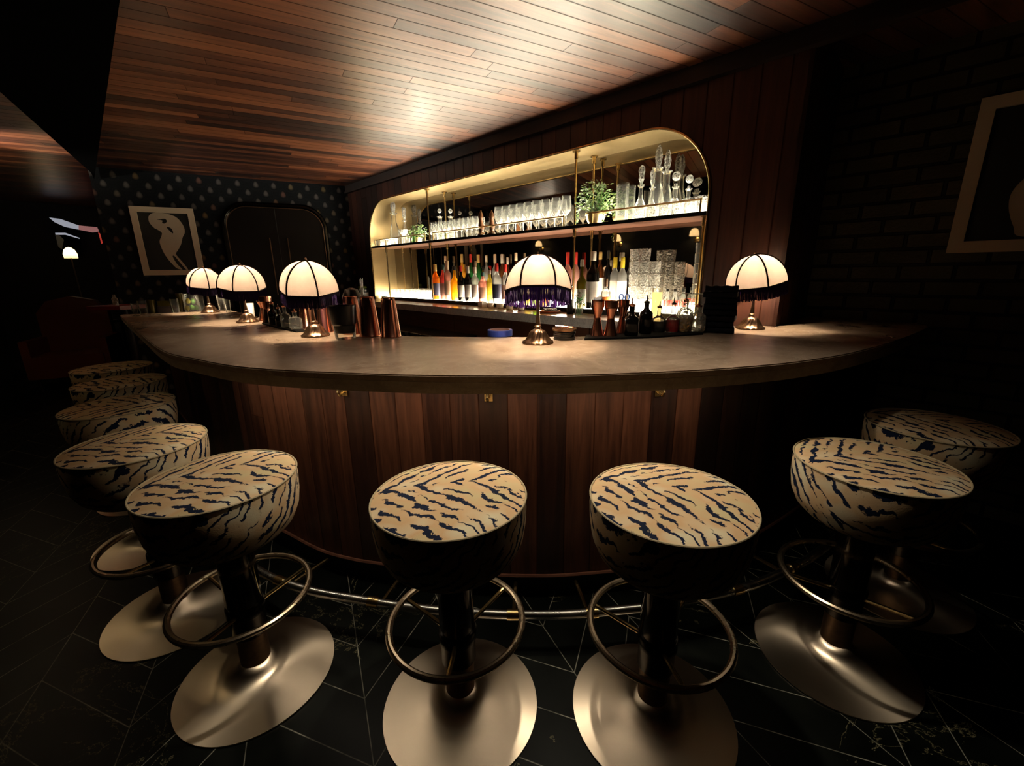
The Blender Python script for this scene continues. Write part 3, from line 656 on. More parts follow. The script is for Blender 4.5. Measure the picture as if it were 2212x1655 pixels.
# ================================================================== TABLE LAMPS
HEXN = 6
def shade_pts(R, H, n_up=12, sub=6):
    rows = []
    for j in range(n_up+1):
        t = j/n_up; th = t*PI/2*0.985; rad = R*math.cos(th)**0.92; z = H*math.sin(th)
        row = []
        for c in range(HEXN):
            a0 = 2*PI*c/HEXN; a1 = a0+2*PI/HEXN
            for k in range(sub):
                f = k/sub; p = np.array([math.cos(a0), math.sin(a0)])*(1-f)+np.array([math.cos(a1), math.sin(a1)])*f
                q = p/np.linalg.norm(p); p = p*0.8+q*0.2
                row.append((rad*p[0], rad*p[1], z))
        rows.append(row)
    return rows
def make_lamp():
    r = thing('table_lamp', (0, 0, 0), 'x', 'table lamp', 'fringed table lamps on the bar')
    def orn(a, z):
        if z < .008 or z > .062: return 1.0
        return 1+0.11*math.sin(6*a)*math.sin((z-.008)/.054*PI)+0.05*math.sin(18*a+z*500)
    prof = [(.070, 0), (.072, .004), (.069, .009), (.060, .013), (.052, .020), (.045, .030), (.040, .040), (.036, .050), (.030, .058), (.020, .062), (.014, .066), (.013, .074), (.016, .078), (.012, .083)]
    mb = MB(); mb.lathe(prof, 72, mod=orn); mb.build('foot', 'antique_brass', r, smooth=60)
    mb = MB(); mb.lathe([(.0115, .080), (.0105, .10), (.0075, .13), (.0065, .20), (.0065, .24), (.010, .245), (.010, .262), (.0155, .262), (.0155, .288), (.006, .29)], 16); mb.build('stem', 'antique_brass', r)
    mb = MB(); mb.ball((0, 0, .318), .026, 14, 10, 1.15); mb.build('bulb', 'bulb_glow', r)
    R, H, Z = .147, .153, .238
    piv = bpy.data.objects.new('shade', None); COL.objects.link(piv); piv.parent = r; piv.location = (0, 0, Z); piv.empty_display_size = .02
    rows = shade_pts(R, H); n = len(rows[0]); mb = MB(); vs = [p for row in rows for p in row]
    fs = [(j*n+k, j*n+(k+1) % n, (j+1)*n+(k+1) % n, (j+1)*n+k) for j in range(len(rows)-1) for k in range(n)]
    mb.add(vs, fs); mb.build('silk_panels', 'shade_silk', piv, smooth=60)
    mb = MB()
    for c in range(HEXN): mb.tube([rows[j][c*6] for j in range(len(rows))], .0042, 5)
    mb.build('rib_trim', 'trim_velvet', piv)
    mb = MB(); mb.tube(rows[0], .0035, 5, closed=True); mb.build('rim_trim', 'trim_velvet', piv)
    mb = MB(); mb.lathe([(.014, H-.004), (.013, H+.002), (.004, H+.005), (.005, H+.012), (.001, H+.016)], 12); mb.build('finial', 'antique_brass', piv)
    rnd = random.Random(3); mb = MB(); L = .064
    for k in range(n*14):
        f = k/14.0; a = rows[0][int(f) % n]; b = rows[0][(int(f)+1) % n]; g = f-int(f)
        x = a[0]*(1-g)+b[0]*g; y = a[1]*(1-g)+b[1]*g; jx = rnd.uniform(-.0035, .0035); jy = rnd.uniform(-.0035, .0035); l = L*rnd.uniform(.86, 1.04)
        mb.tube([(x, y, .0), (x+jx*.5, y+jy*.5, -l*.5), (x*.99+jx, y*.99+jy, -l)], [.0016, .0015, .0019], 3, cap=False)
    mb.build('fringe', 'fringe_silk', piv, smooth=0)
    return r
lamp = make_lamp()
LP = [(1161, 739, 0, (-11, 0), 'fringed white table lamp standing alone at the centre of the bar'), (682, 726, 14, (11, 0), 'fringed white table lamp beside the copper shakers, third from the left'),
      (536, 696, -22, (10, 3), 'fringed white table lamp, second from the left on the bar'), (455, 675, 10, (11, 3), 'fringed white table lamp, farthest left beside the framed picture'), (1620, 710, -38, (8, -8), 'fringed white table lamp with tilted shade, right of the niche')]
for i, (px, py, yaw, tilt, lab) in enumerate(LP):
    o = lamp if i == 0 else copy_tree(lamp); x, y = onz(px, py, ZB)
    if i == 0: y -= 0.03
    o.location = (x, y, ZB+.0005); o['label'] = lab; view = math.atan2(-y, -x)
    if i == 0:
        o.rotation_euler[2] = view+R_(30)
        pv = [c for c in o.children if c.name.startswith('shade')][0]; a = R_(30)
    else: o.rotation_euler[2] = view+R_(yaw)
    pv = [c for c in o.children if c.name.startswith('shade')][0]
    # tilt about world-ish axes, expressed in the lamp's frame
    m = Matrix.Rotation(-o.rotation_euler[2], 3, 'Z') @ Matrix.Rotation(R_(tilt[1]), 3, Vector((x, y, 0)).normalized()) @ Matrix.Rotation(R_(tilt[0]), 3, Vector((y, -x, 0)).normalized()) @ Matrix.Rotation(o.rotation_euler[2], 3, 'Z')
    pv.rotation_euler = m.to_euler()

# ================================================================== BACK BAR
bc = thing('back_bar_counter', W(3.2, DF, 0), 'back bar with pale marble top and brown wooden cabinet fronts under the niche', 'back bar')
def local(mb, o): mb.v = [(v[0]-o.location[0], v[1]-o.location[1], v[2]-o.location[2]) for v in mb.v]; return mb
BS0, BS1 = 0.95, 5.75
mb = MB(); mb.wbox(BS0, BS1, 2.50, DF-.003, 1.005, 1.07); mb.wbox(NS0+.012, NS1-.012, DF-.003, DM-.003, 1.005, 1.07); local(mb, bc).build('marble_top', 'white_marble', bc, smooth=0)
mb = MB(); mb.wbox(BS0+.02, BS1-.02, 2.56, DF-.005, 0.08, 1.004); local(mb, bc).build('cabinet_body', 'dark_wood', bc, smooth=0)
k = 0
for i in range(6):
    a = BS0+.03+i*.805; mb = MB(); mb.wbox(a, a+.795, 2.542, 2.559, .80, 1.0); local(mb, bc).build('drawer_front', 'cabinet_wood', bc, smooth=0)
    mb = MB(); mb.wbox(a, a+.795, 2.542, 2.559, .12, .79); local(mb, bc).build('cabinet_door', 'cabinet_wood', bc, smooth=0)
# dark slate step and the glowing light box the bottles stand on
lb = thing('light_box', W(3.2, 2.9, 1.07), 'long glowing light box that the bottles of the back bar stand on', 'light box')
mb = MB(); mb.wbox(NS0+.05, NS1-.05, 2.805, 3.065, 1.0705, 1.084); mb.wbox(NS0+.05, NS1-.05, 2.805, 2.822, 1.084, 1.107); local(mb, lb).build('black_base', 'black_slate', lb, smooth=0)
mb = MB(); mb.wbox(NS0+.06, 4.255, 2.825, 2.984, 1.084, 1.104); mb.wbox(4.256, NS1-.06, 2.825, 3.06, 1.084, 1.104); local(mb, lb).build('lower_diffuser', 'step_light', lb, smooth=0)
mb = MB(); mb.wbox(NS0+.06, 4.25, 2.985, 3.06, 1.084, 1.165); local(mb, lb).build('upper_diffuser', 'step_light', lb, smooth=0)
ZF, ZR = 1.1045, 1.1655                            # where the front and the rear bottles stand
# hanging shelf
ZS = 1.737
sh = thing('hanging_shelf', W(3.2, 2.9, ZS), 'long wooden glass shelf across the niche with brass gallery rail and posts', 'shelf')
mb = MB(); mb.wbox(NS0+.005, NS1-.005, 2.765, DM-.004, ZS-.022, ZS); local(mb, sh).build('shelf_board', 'shelf_wood', sh, smooth=0)
mb = MB(); mb.wbox(NS0+.004, NS1-.004, 2.757, 2.765, ZS-.020, ZS+.002); local(mb, sh).build('dark_front_edge', 'black_metal', sh, smooth=0)
mb = MB(); mb.wbox(NS0+.05, NS1-.45, 2.99, 3.03, ZS, ZS+.003); mb.wbox(NS0+.05, NS1-.45, 2.86, 2.97, ZS, ZS+.003); mb.wbox(NS1-.44, NS1-.1, 2.80, 2.84, ZS, ZS+.003); local(mb, sh).build('light_strip', 'shelf_light', sh, smooth=0)
for (a, b) in ((1.16, 1.95), (2.22, 4.00), (4.15, 5.28)):
    mb = MB(); mb.tube([W(a, 2.772, 1.812), W(b, 2.772, 1.812)], .0065, 8)
    for e in (a, b): mb.tube([W(e, 2.772, ZS+.001), W(e, 2.772, 1.82)], .006, 8)
    local(mb, sh).build('gallery_rail', 'gallery_brass', sh)
for (s, lo, hi, pn) in ((2.125, 1, 1, 'through the large ivy'), (4.09, 1, 1, 'left of the tulip glasses'), (1.135, 1, 0, 'at the right jamb'), (5.05, 1, 0, 'at the left jamb')):
    for D in (2.79, 3.02):
        if hi:
            tag_p = thing('brass_post', W(s, D, ZS+.001), 'slim brass post above the shelf, %s, %s of its pair' % (pn, 'front' if D < 2.9 else 'rear'), 'post', 'brass posts of the niche')
            mb = MB(); mb.tube([W(s, D, ZS+.0035), W(s, D, NZ1-.002)], .0085, 10); mb.lathe([(.03, -.004), (.03, 0)], 16, W(s, D, NZ1-.004)); mb.lathe([(.013, -.055), (.014, -.05), (.014, -.004)], 14, W(s, D, NZ1-.002)); local(mb, tag_p).build('post_rod', 'brass', tag_p)
        tag_p = thing('brass_post', W(s, D, 1.105), 'slim brass post under the shelf, %s, %s of its pair' % (pn, 'front' if D < 2.9 else 'rear'), 'post', 'brass posts of the niche')
        mb = MB(); mb.tube([W(s, D, 1.1055 if D < 2.98 else 1.1665), W(s, D, ZS-.0235)], .0085, 10); mb.lathe([(.013, -.06), (.014, -.055), (.014, -.002)], 14, W(s, D, ZS-.023)); mb.lathe([(.022, -.004), (.022, 0)], 14, W(s, D, ZS-.0225)); local(mb, tag_p).build('post_rod', 'brass', tag_p)

# ------------------------------------------------ bottles
def bottle(name, label, base, h, r, mat, cap, capmat, lab=None, labmat='label_white', shoulder=0.62, neck=0.3, group=None, labz=(0.12, 0.48), content=None, seg=20, cat='bottle', square=False):
    o = thing(name, base, label, cat, group)
    nr = r*neck; sg = 4 if square else seg
    prof = [(r*.85, 0), (r, .006), (r, h*shoulder), (r*.93, h*(shoulder+.05)), (r*.55, h*(shoulder+.12)), (nr, h*(shoulder+.18)), (nr, h*.93)]
    mod = (lambda a, z: 1.0)
    if square:
        mod = lambda a, z: (min(1.25, 1/max(abs(math.cos(a)), abs(math.sin(a)))) if z < h*(shoulder+.06) else 1.0)
    mb = MB(); mb.lathe(prof, seg if not square else 32, mod=mod); mb.build('glass_body', mat, o, smooth=50)
    if cap == 'dasher':
        mb = MB(); mb.lathe([(nr*1.05, h*.9), (nr*1.25, h*.93), (nr*1.25, h*.96), (nr*.5, h*.985), (nr*.28, h*1.02), (nr*.2, h*1.14), (.0008, h*1.15)], 14); mb.build('dasher_top', capmat, o)
    elif cap:
        mb = MB(); mb.lathe([(nr*1.18, h*cap), (nr*1.2, h*cap+.002), (nr*1.2, h*.99), (nr*1.05, h)], 14); mb.build('cap', capmat, o)
    if lab and not square:
        mb = MB(); mb.lathe([(r*1.012, h*shoulder*labz[0]/.6), (r*1.012, h*shoulder*min(1.5, labz[1]/.6))], 24, capb=False, capt=False); mb.build('label', labmat, o)
    return o
def on_wall(px, D, z): s, _ = ond(px, 640, D); return W(s, D, z)
def place(px, D, z, topy, wpx):
    # find s so that the base centre falls on column px at mid height
    s = ond(px, (topy+640)/2, D)[0]; x, y, _ = W(s, D); zt = zat(px, topy, x, y); return (x, y, z), zt-z, wpx/2*mpp(x, y, z)
FRONT = [ # px, top y, width, glass, cap start, cap mat, label mat, shoulder, neck, label text
 (941, 571, 17, 'amber_bottle', .80, 'cap_gold', 'label_navy', .58, .34, 'amber whisky bottle with navy label and gold stopper, leftmost in the niche'),
 (957, 572, 13, 'rose_bottle', .86, 'cap_teal', 'label_pink', .60, .36, 'slim rose-red bottle beside the amber whisky'),
 (967, 563, 14, 'pink_bottle', .72, 'cap_cream', 'label_grey', .62, .40, 'pale pink bottle with a grey label and cream neck foil'),
 (982, 575, 17, 'gold_bottle', .88, 'cap_black', None, .52, .34, 'golden brandy bottle without a label'),
 (996, 574, 15, 'black_bottle', .84, 'cap_red', 'label_white', .56, .34, 'black bottle with a red cap and pale label'),
 (1011, 575, 15, 'black_bottle', .80, 'cap_white', 'label_grey', .60, .36, 'dark bottle with a white neck, right of the red-capped black one'),
 (1026, 577, 15, 'clear_bottle', .82, 'cap_white', 'label_white', .62, .40, 'clear bottle with a tall white label near the middle left'),
 (1043, 588, 18, 'pink_bottle', .86, 'cap_teal', 'label_pink', .62, .30, 'short clear bottle with a pinkish label'),
 (1058, 584, 13, 'yellow_bottle', .88, 'cap_white', None, .62, .40, 'yellow patterned bottle with no label'),
 (1073, 569, 18, 'clear_bottle', .80, 'cap_red', 'label_navy', .60, .32, 'clear red-capped bottle with a silver and navy label'),
 (1092, 571, 16, 'clear_bottle', .80, 'cap_red', 'label_pink', .60, .32, 'clear red-capped bottle beside the centre lamp shade'),
 (1140, 600, 16, 'yellow_bottle', .86, 'cap_yellow', None, .62, .34, 'yellow-green bottle glimpsed through the centre lamp fringe'),
 (1158, 604, 15, 'lime_glass', .86, 'cap_white', None, .62, .34, 'lime-coloured bottle behind the stem of the centre lamp'),
 (1178, 602, 16, 'gold_bottle', .86, 'cap_yellow', 'label_orange', .62, .34, 'orange and yellow bottle behind the centre lamp fringe'),
 (1257, 561, 20, 'olive_bottle', .86, 'cap_white', 'label_white', .50, .28, 'olive-brown wine bottle with a white label and white collar'),
 (1281, 543, 24, 'black_bottle', .84, 'cap_white', 'label_white', .60, .36, 'large black wine bottle with a big white label'),
 (1309, 602, 19, 'clear_bottle', .74, 'label_brown', 'label_orange', .52, .28, 'small clear bottle with an orange label'),
]
for (px, ty, wd, g, cp, cm, lm, shd, nk, txt) in FRONT:
    b, h, r = place(px, 2.872, ZF, ty, wd*1.12)
    bottle('liquor_bottle', txt, b, h, r, g, cp, cm, lm is not None, lm or 'label_white', shd, nk, 'bottles on the front step of the back bar')
REAR = [
 (964, 553, 11, 'clear_bottle', .82, 'cap_cream', None, 'clear bottle with a cream stopper, leftmost of the rear row'),
 (999, 549, 13, 'gold_bottle', .80, 'cap_gold', None, 'tall gold-capped bottle in the rear row behind the black bottle'),
 (1018, 549, 12, 'green_bottle', .80, 'cap_red', None, 'green bottle with a red cap in the rear row'),
 (1034, 550, 14, 'green_bottle', .80, 'cap_gold', None, 'green bottle with a gold and red cap in the rear row'),
 (1051, 552, 11, 'clear_bottle', .84, 'cap_white', None, 'clear bottle with a white pourer, right of the green bottles'),
 (1070, 549, 13, 'clear_bottle', .78, 'cap_cream', None, 'cream-capped clear bottle, rear row, left of two pale-capped ones'),
 (1085, 549, 13, 'brown_bottle', .78, 'cap_white', None, 'brown bottle with a white cap in the rear row'),
 (1097, 556, 11, 'brown_bottle', .82, 'cap_white', None, 'shorter brown bottle with a small white cap'),
 (1115, 546, 13, 'brown_bottle', .82, 'cap_cream', None, 'tall brown bottle rising left of the centre lamp shade'),
 (1226, 545, 16, 'pink_bottle', .74, 'cap_red', None, 'pinkish bottle with a tall red cap, left of its twin by the brass post'),
 (1243, 545, 16, 'pink_bottle', .74, 'cap_red', None, 'pinkish bottle with a tall red cap, just right of the brass post'),
 (1296, 544, 15, 'brown_bottle', .84, 'cap_gold', 'label_white', 'dark brown bottle with a gold cap and small white label'),
 (1313, 541, 11, 'black_bottle', .84, 'cap_black', None, 'slim all-black bottle behind the small orange-labelled one'),
 (1328, 556, 18, 'clear_bottle', .76, 'cap_yellow', 'label_grey', 'squat clear bottle with a yellow cap, left of the pair'),
 (1344, 556, 21, 'clear_bottle', .76, 'cap_yellow', 'label_white', 'squat clear bottle with a yellow cap, right of the pair beside the crystal stack'),
]
for (px, ty, wd, g, cp, cm, lm, txt) in REAR:
    b, h, r = place(px, 3.022, ZR, ty, wd*1.1)
    bottle('liquor_bottle', txt, b, h, min(r, .037), g, cp, cm, lm is not None, lm or 'label_white', .58, .36, 'bottles on the rear step of the back bar')

# ------------------------------------------------ glassware prototypes
def proto(fn):
    cache = {}
    def f(key, *a):
        if key not in cache: cache[key] = fn(*a)
        return cache[key]
    return f
MESH = {}
def put(kind, prof, mat, loc, label, cat, group, name=None, seg=16, mod=None, sx=1.0, rot=0):
    key = (kind, mat)
    if key not in MESH:
        mb = MB(); mb.lathe(prof, seg, mod=mod, capt=False); o = mb.build(kind, mat, smooth=45); MESH[key] = o
    else:
        o = MESH[key].copy(); COL.objects.link(o)
    o.name = name or kind; o.location = loc; o.scale = (sx, sx, sx) if not isinstance(sx, tuple) else sx; o.rotation_euler[2] = rot
    return tag(o, label, cat, group)
WINE = [(.034, 0), (.034, .002), (.006, .006), (.0042, .012), (.0042, .085), (.012, .094), (.030, .112), (.041, .140), (.043, .165), (.039, .20), (.0345, .235)]
SNIF = [(.030, 0), (.030, .002), (.006, .005), (.004, .010), (.004, .07), (.014, .078), (.030, .095), (.034, .12), (.031, .165)]
COUPE = [(.030, 0), (.030, .002), (.005, .005), (.004, .01), (.004, .075), (.012, .082), (.035, .098), (.045, .125), (.046, .13)]
TUMB = [(.032, 0), (.036, .003), (.038, .02), (.041, .088)]
HIGH = [(.026, 0), (.029, .003), (.032, .14)]
CUTM = lambda a, z: 1+.035*math.cos(12*a)
def prism_cyl(o, D): pass
# wine glasses along the front of the shelf
wpx = [1077, 1092, 1108, 1124, 1141, 1159, 1179, 1201, 1223]
for i, px in enumerate(wpx):
    s = ond(px, 450, 2.825)[0]
    put('wine_glass', WINE, 'clear_glass', W(s, 2.825, ZS+.0032), 'stemmed wine glass, %s from the left in the front row on the shelf' % ORD[i], 'wine glass', 'wine glasses at the middle of the hanging shelf', sx=.98)
for i in range(9):
    s = ond(1080+i*17, 450, 2.94)[0]
    put('wine_glass', WINE, 'clear_glass', W(s, 2.935, ZS+.0032), 'stemmed wine glass in the second row on the shelf, %s from the left' % ORD[i], 'wine glass', 'wine glasses in the second row of the hanging shelf', sx=.95)
spx = [936, 946, 956, 966, 976, 986, 996, 1006, 1016, 1026]
for i, px in enumerate(spx):
    s = ond(px, 470, 2.83)[0]
    put('goblet_glass', SNIF, 'clear_glass', W(s, 2.83, ZS+.0032), 'small tulip-shaped glass in the bright row left of the ivy, %s from the left' % ORD[i], 'glass', 'tulip glasses on the left of the hanging shelf', sx=(.98, .98, 1.12))
for i in range(11):
    s = ond(932+i*11, 470, 2.95)[0]
    if min(abs(s-ond(952, 500, 2.94)[0]), abs(s-ond(975, 500, 2.94)[0])) < .075: continue
    put('goblet_glass', SNIF, 'clear_glass', W(s, 2.94, ZS+.0035), 'small tulip-shaped glass behind the bright front row, %s from the left' % ORD[i], 'glass', 'tulip glasses behind on the hanging shelf', sx=(.95, .95, 1.12))
# decanters
def decanter(label, base, h, r, kind, group='crystal decanters on the hanging shelf', mat='clear_glass', stop='ball'):
    o = thing('crystal_decanter', base, label, 'decanter', group); k = CUTM
    if kind == 'tall': prof = [(r, 0), (r*1.02, .01), (r*.98, h*.30), (r*.62, h*.46), (r*.50, h*.50), (r*.50, h*.66), (r*.80, h*.70), (r*.6, h*.71)]; sb = h*.70
    elif kind == 'ship': prof = [(r, 0), (r*1.05, .012), (r*.95, h*.16), (r*.55, h*.32), (r*.28, h*.40), (r*.26, h*.58), (r*.46, h*.62), (r*.40, h*.64)]; sb = h*.63
    else: prof = [(r*.7, 0), (r, .02), (r*1.0, h*.22), (r*.5, h*.36), (r*.30, h*.42), (r*.28, h*.60), (r*.52, h*.64), (r*.42, h*.66)]; sb = h*.65
    mb = MB(); mb.lathe(prof, 36, mod=k, capt=False); mb.build('decanter_body', mat, o, smooth=25)
    mb = MB(); sh_ = h-sb
    if stop == 'ball': mb.lathe([(r*.2, sb-.01), (r*.2, sb+sh_*.15)], 10); mb.ball((0, 0, sb+sh_*.56), min(sh_*.44, r*.55), 10, 8)
    elif stop == 'drop': mb.lathe([(r*.35, sb-.02), (r*.3, sb+.01), (r*.45, sb+sh_*.25), (r*.55, sb+sh_*.5), (r*.4, sb+sh_*.8), (r*.12, h)], 8)
    else: mb.lathe([(r*.22, sb-.01), (r*.2, sb+sh_*.1), (r*.42, sb+sh_*.3), (r*.36, sb+sh_*.5), (r*.5, sb+sh_*.7), (r*.44, sb+sh_*.9), (r*.1, h)], 9)
    mb.build('stopper', 'cut_crystal', o, smooth=20); return o
def shelf_at(px, D, topy, wpx):
    s = ond(px, topy+60, D)[0]; x, y, _ = W(s, D); return W(s, D, ZS+.0032), zat(px, topy, x, y)-ZS, wpx/2*mpp(x, y, ZS)
for (px, D, ty, wd, kd, st, txt) in ((1384, 2.915, 358, 28, 'bulb', 'fancy', 'cut-glass decanter with a tall faceted stopper, leftmost of the decanters on the right'), (1408, 3.005, 366, 24, 'bulb', 'fancy', 'smaller faceted-stopper decanter behind the leftmost one'),
        (1421, 2.905, 314, 30, 'tall', 'drop', 'tallest crystal decanter with a pointed oval stopper'), (1440, 3.0, 324, 28, 'tall', 'drop', 'second tallest decanter, with an oval stopper, behind the tallest'),
        (1458, 2.92, 364, 33, 'ship', 'ball', 'wide-bodied decanter with a clear ball stopper'), (1486, 3.01, 371, 30, 'ship', 'ball', 'decanter with a ball stopper behind the wide-bodied one'),
        (852, 2.93, 430, 20, 'tall', 'drop', 'tall slim decanter at the far left end of the shelf'), (876, 2.97, 448, 18, 'bulb', 'fancy', 'small ornate decanter with a faceted stopper at the left end of the shelf'),
        (952, 2.94, 446, 16, 'tall', 'ball', 'decanter with a round glass stopper above the tulip glasses, left of two'), (975, 2.94, 447, 16, 'tall', 'ball', 'decanter with a round glass stopper above the tulip glasses, right of two')):
    b, h, r = shelf_at(px, D, ty, wd); decanter(txt, b, h, r, kd, stop=st)
for i, (px, D, h, sc, txt) in enumerate(((1380, 2.828, 0, .85, 'squat cut-crystal tumbler in front of the leftmost right-hand decanter'), (1408, 2.828, 0, .9, 'cut-crystal tumbler under the two tallest decanters'), (1437, 2.828, 0, 1.0, 'bright cut-crystal tumbler, third from the left at the right end of the shelf'),
        (1466, 2.835, 0, 1.05, 'large cut-crystal bowl below the ball-stoppered decanter'), (1493, 2.845, 0, 1.08, 'big cut-crystal bowl near the right end of the shelf'), (1521, 2.868, 0, 1.15, 'tallest cut-crystal vase at the right end of the shelf'), (1514, 2.99, 0, 1.0, 'cut-crystal bowl behind, near the right end of the shelf'))):
    s = ond(px, 455, D)[0]; put('crystal_tumbler', TUMB, 'cut_crystal', W(s, D, ZS+.0032), txt, 'crystal glass', 'cut crystal at the right of the hanging shelf', seg=24, sx=sc)
for i, (px, D, ty, w_) in enumerate(((1343, 2.85, 397, 26), (1360, 2.95, 402, 20))):
    b, h, r = shelf_at(px, D, ty, w_); put('cylinder_glass', [(.9, 0), (1.0, .02), (1.0, 1.0)], 'dim_glass', b, ('tall straight cylinder vase right of the ivy', 'tall straight glass behind the cylinder vase')[i], 'glass', 'tall glasses right of the ivy', seg=20, sx=(r, r, h))
for i, px in enumerate((812, 826, 840, 853)):
    s = ond(px, 520, 2.83)[0]; put('crystal_tumbler', TUMB, 'cut_crystal', W(s, 2.83, ZS+.0032), 'small bright cut tumbler at the left end of the shelf, %s from the left' % ORD[i], 'crystal glass', 'small tumblers at the left end of the shelf', sx=.85)
s = ond(871, 500, 2.85)[0]; put('coupe_glass', COUPE, 'cut_crystal', W(s, 2.85, ZS+.0032), 'stemmed coupe glass at the left end of the shelf beside the ivy', 'coupe glass', None, sx=1.25)
mb = MB(); mb.box(-.014, .014, -.01, .01, 0, .07); b = W(ond(896, 520, 2.80)[0], 2.79, ZS+.0005); tag(mb.build('green_card', 'lime_skin', loc=b, smooth=0), 'small bright green card standing at the shelf edge near the left ivy', 'card')
# turned wooden pieces
for px, txt in ((1040, 'dark turned wooden pepper mill among the shelf glasses, left of two'), (1063, 'lighter brown turned wooden mill among the shelf glasses, right of two')):
    b, h, r = shelf_at(px, 2.822, 455, 12); o = thing('pepper_mill', b, txt, 'pepper mill', 'wooden mills on the shelf')
    mb = MB(); mb.lathe([(r*1.3, 0), (r*1.35, .01), (r*.8, .03), (r*1.1, h*.35), (r*.7, h*.55), (r*.9, h*.62)], 18); mb.build('mill_body', 'turned_wood', o)
    mb = MB(); mb.lathe([(r*.6, h*.62), (r*.95, h*.7), (r*.8, h*.85), (r*.3, h*.95), (r*.25, h)], 18); mb.build('mill_head', 'turned_wood', o)
# ivy plants
def ivy(label, base, n, rad, hgt, trail, potr, poth, potmat, seed):
    rnd = random.Random(seed); o = thing('ivy_plant', base, label, 'plant', 'ivy pots on the hanging shelf')
    mb = MB(); mb.lathe([(potr*.6, 0), (potr*.85, poth*.3), (potr*1.0, poth*.8), (potr*1.08, poth*.82), (potr*1.08, poth), (potr*.95, poth)], 28, mod=lambda a, z: 1+.02*math.cos(28*a)); mb.build('ribbed_pot', potmat, o)
    mb = MB(); st = MB()
    def leaf(p, d, s):
        d = d/np.linalg.norm(d); a = np.cross(d, [0, 0, 1.0]); a = a/(np.linalg.norm(a)+1e-6); u = np.cross(a, d); tw = rnd.uniform(-1, 1); a = a*math.cos(tw)+u*math.sin(tw); up = np.cross(a, d)
        P = [p, p+d*s*.3+a*s*.42, p+d*s*.62+a*s*.22+up*s*.06, p+d*s*1.0, p+d*s*.62-a*s*.22+up*s*.06, p+d*s*.3-a*s*.42]
        mb.add(P, [(0, 1, 2), (0, 2, 3), (0, 3, 4), (0, 4, 5)])
    for k in range(n):
        th = rnd.uniform(0, 2*PI); ph = rnd.uniform(.05, 1.0); R = rad*rnd.uniform(.45, 1.0)
        q = np.array([R*math.cos(th)*math.sin(ph*1.5), R*math.sin(th)*math.sin(ph*1.5)*.75, poth*.9+hgt*rnd.uniform(.1, 1)*math.cos(ph)])
        leaf(q, np.array([math.cos(th), math.sin(th), rnd.uniform(-.8, .6)]), rnd.uniform(.018, .032))
        if k % 9 == 0: st.tube([(0, 0, poth*.9), tuple(q*.6+np.array([0, 0, .03])), tuple(q)], .0012, 4, cap=False)
    for (dx, dy, L) in trail:
        pts = []
        for k in range(int(L/.011)):
            f = k/(L/.011); q = np.array([dx*(1+.25*f)+rnd.uniform(-.008, .008), dy*1.0+rnd.uniform(-.006, .006), poth*.95+.03-L*f]); pts.append(tuple(q)); leaf(q, np.array([rnd.uniform(-1, 1), rnd.uniform(-1, 1), rnd.uniform(-1.2, .2)]), rnd.uniform(.016, .027))
        st.tube(pts, .0012, 4, cap=False)
    mb.build('leaves', 'ivy_leaf', o, smooth=0); st.build('stems', 'mint_leaf', o)
tx = -AL; n2 = -NN
b, h, r = shelf_at(1287, 2.89, 400, 60)
ivy('large ivy in a ribbed brass pot, trailing over the shelf beside the brass posts', b, 420, .16, .25, [(float(AL[0]*.115+n2[0]*.06), float(AL[1]*.115+n2[1]*.06), .20), (float(AL[0]*.10+n2[0]*.09), float(AL[1]*.10+n2[1]*.09), .15), (float(-AL[0]*.12+n2[0]*.08), float(-AL[1]*.12+n2[1]*.08), .12)], .072, .085, 'gallery_brass', 5)
b, h, r = shelf_at(903, 2.88, 470, 40)
ivy('small ivy in a brass pot near the left end of the shelf', b, 170, .13, .15, [(float(AL[0]*.10), float(AL[1]*.10), .1)], .05, .06, 'gallery_brass', 9)

# ------------------------------------------------ lower left: ranks of small glasses on the light box
cnt = 0
for rrow, D in enumerate((2.872, 2.950, 3.020)):
    for i in range(8):
        s = 4.32+i*.112+(rrow % 2)*.05
        put('rocks_glass', TUMB, 'cut_crystal', W(s, D, ZF+.0002), 'small glowing glass, %s rank at the left of the back bar, %s from the right' % (('front', 'middle', 'rear')[rrow], ORD[i]), 'glass', 'small glasses ranked at the left of the back bar', sx=(.8, .8, 1.05), seg=14)
# crystal tumbler tower
cols = [(1371, 5), (1391, 5), (1414, 4)]
hh = .0885
for ci_, (px, nrow) in enumerate(cols):
    s = ond(px, 590, 2.88)[0]
    for k in range(nrow):
        put('stacked_tumbler', TUMB, 'cut_crystal', W(s, 2.88, ZF+.0002+k*hh), 'cut-crystal tumbler in the stacked tower, %s column, %s from the bottom' % (('left', 'middle', 'right')[ci_], ORD[k]), 'crystal glass', 'stacked crystal tumblers in the niche', seg=20, mod=CUTM, sx=.99)
s = ond(1518, 570, 2.90)[0]
for k in range(7):
    put('stacked_tumbler', TUMB, 'clear_glass', W(1.185, 2.90, ZF+.0002+k*.066), 'plain tumbler in the stack against the right jamb of the niche, %s from the bottom' % ORD[k], 'glass', 'plain tumblers stacked at the right jamb', sx=(.8, .8, .75))
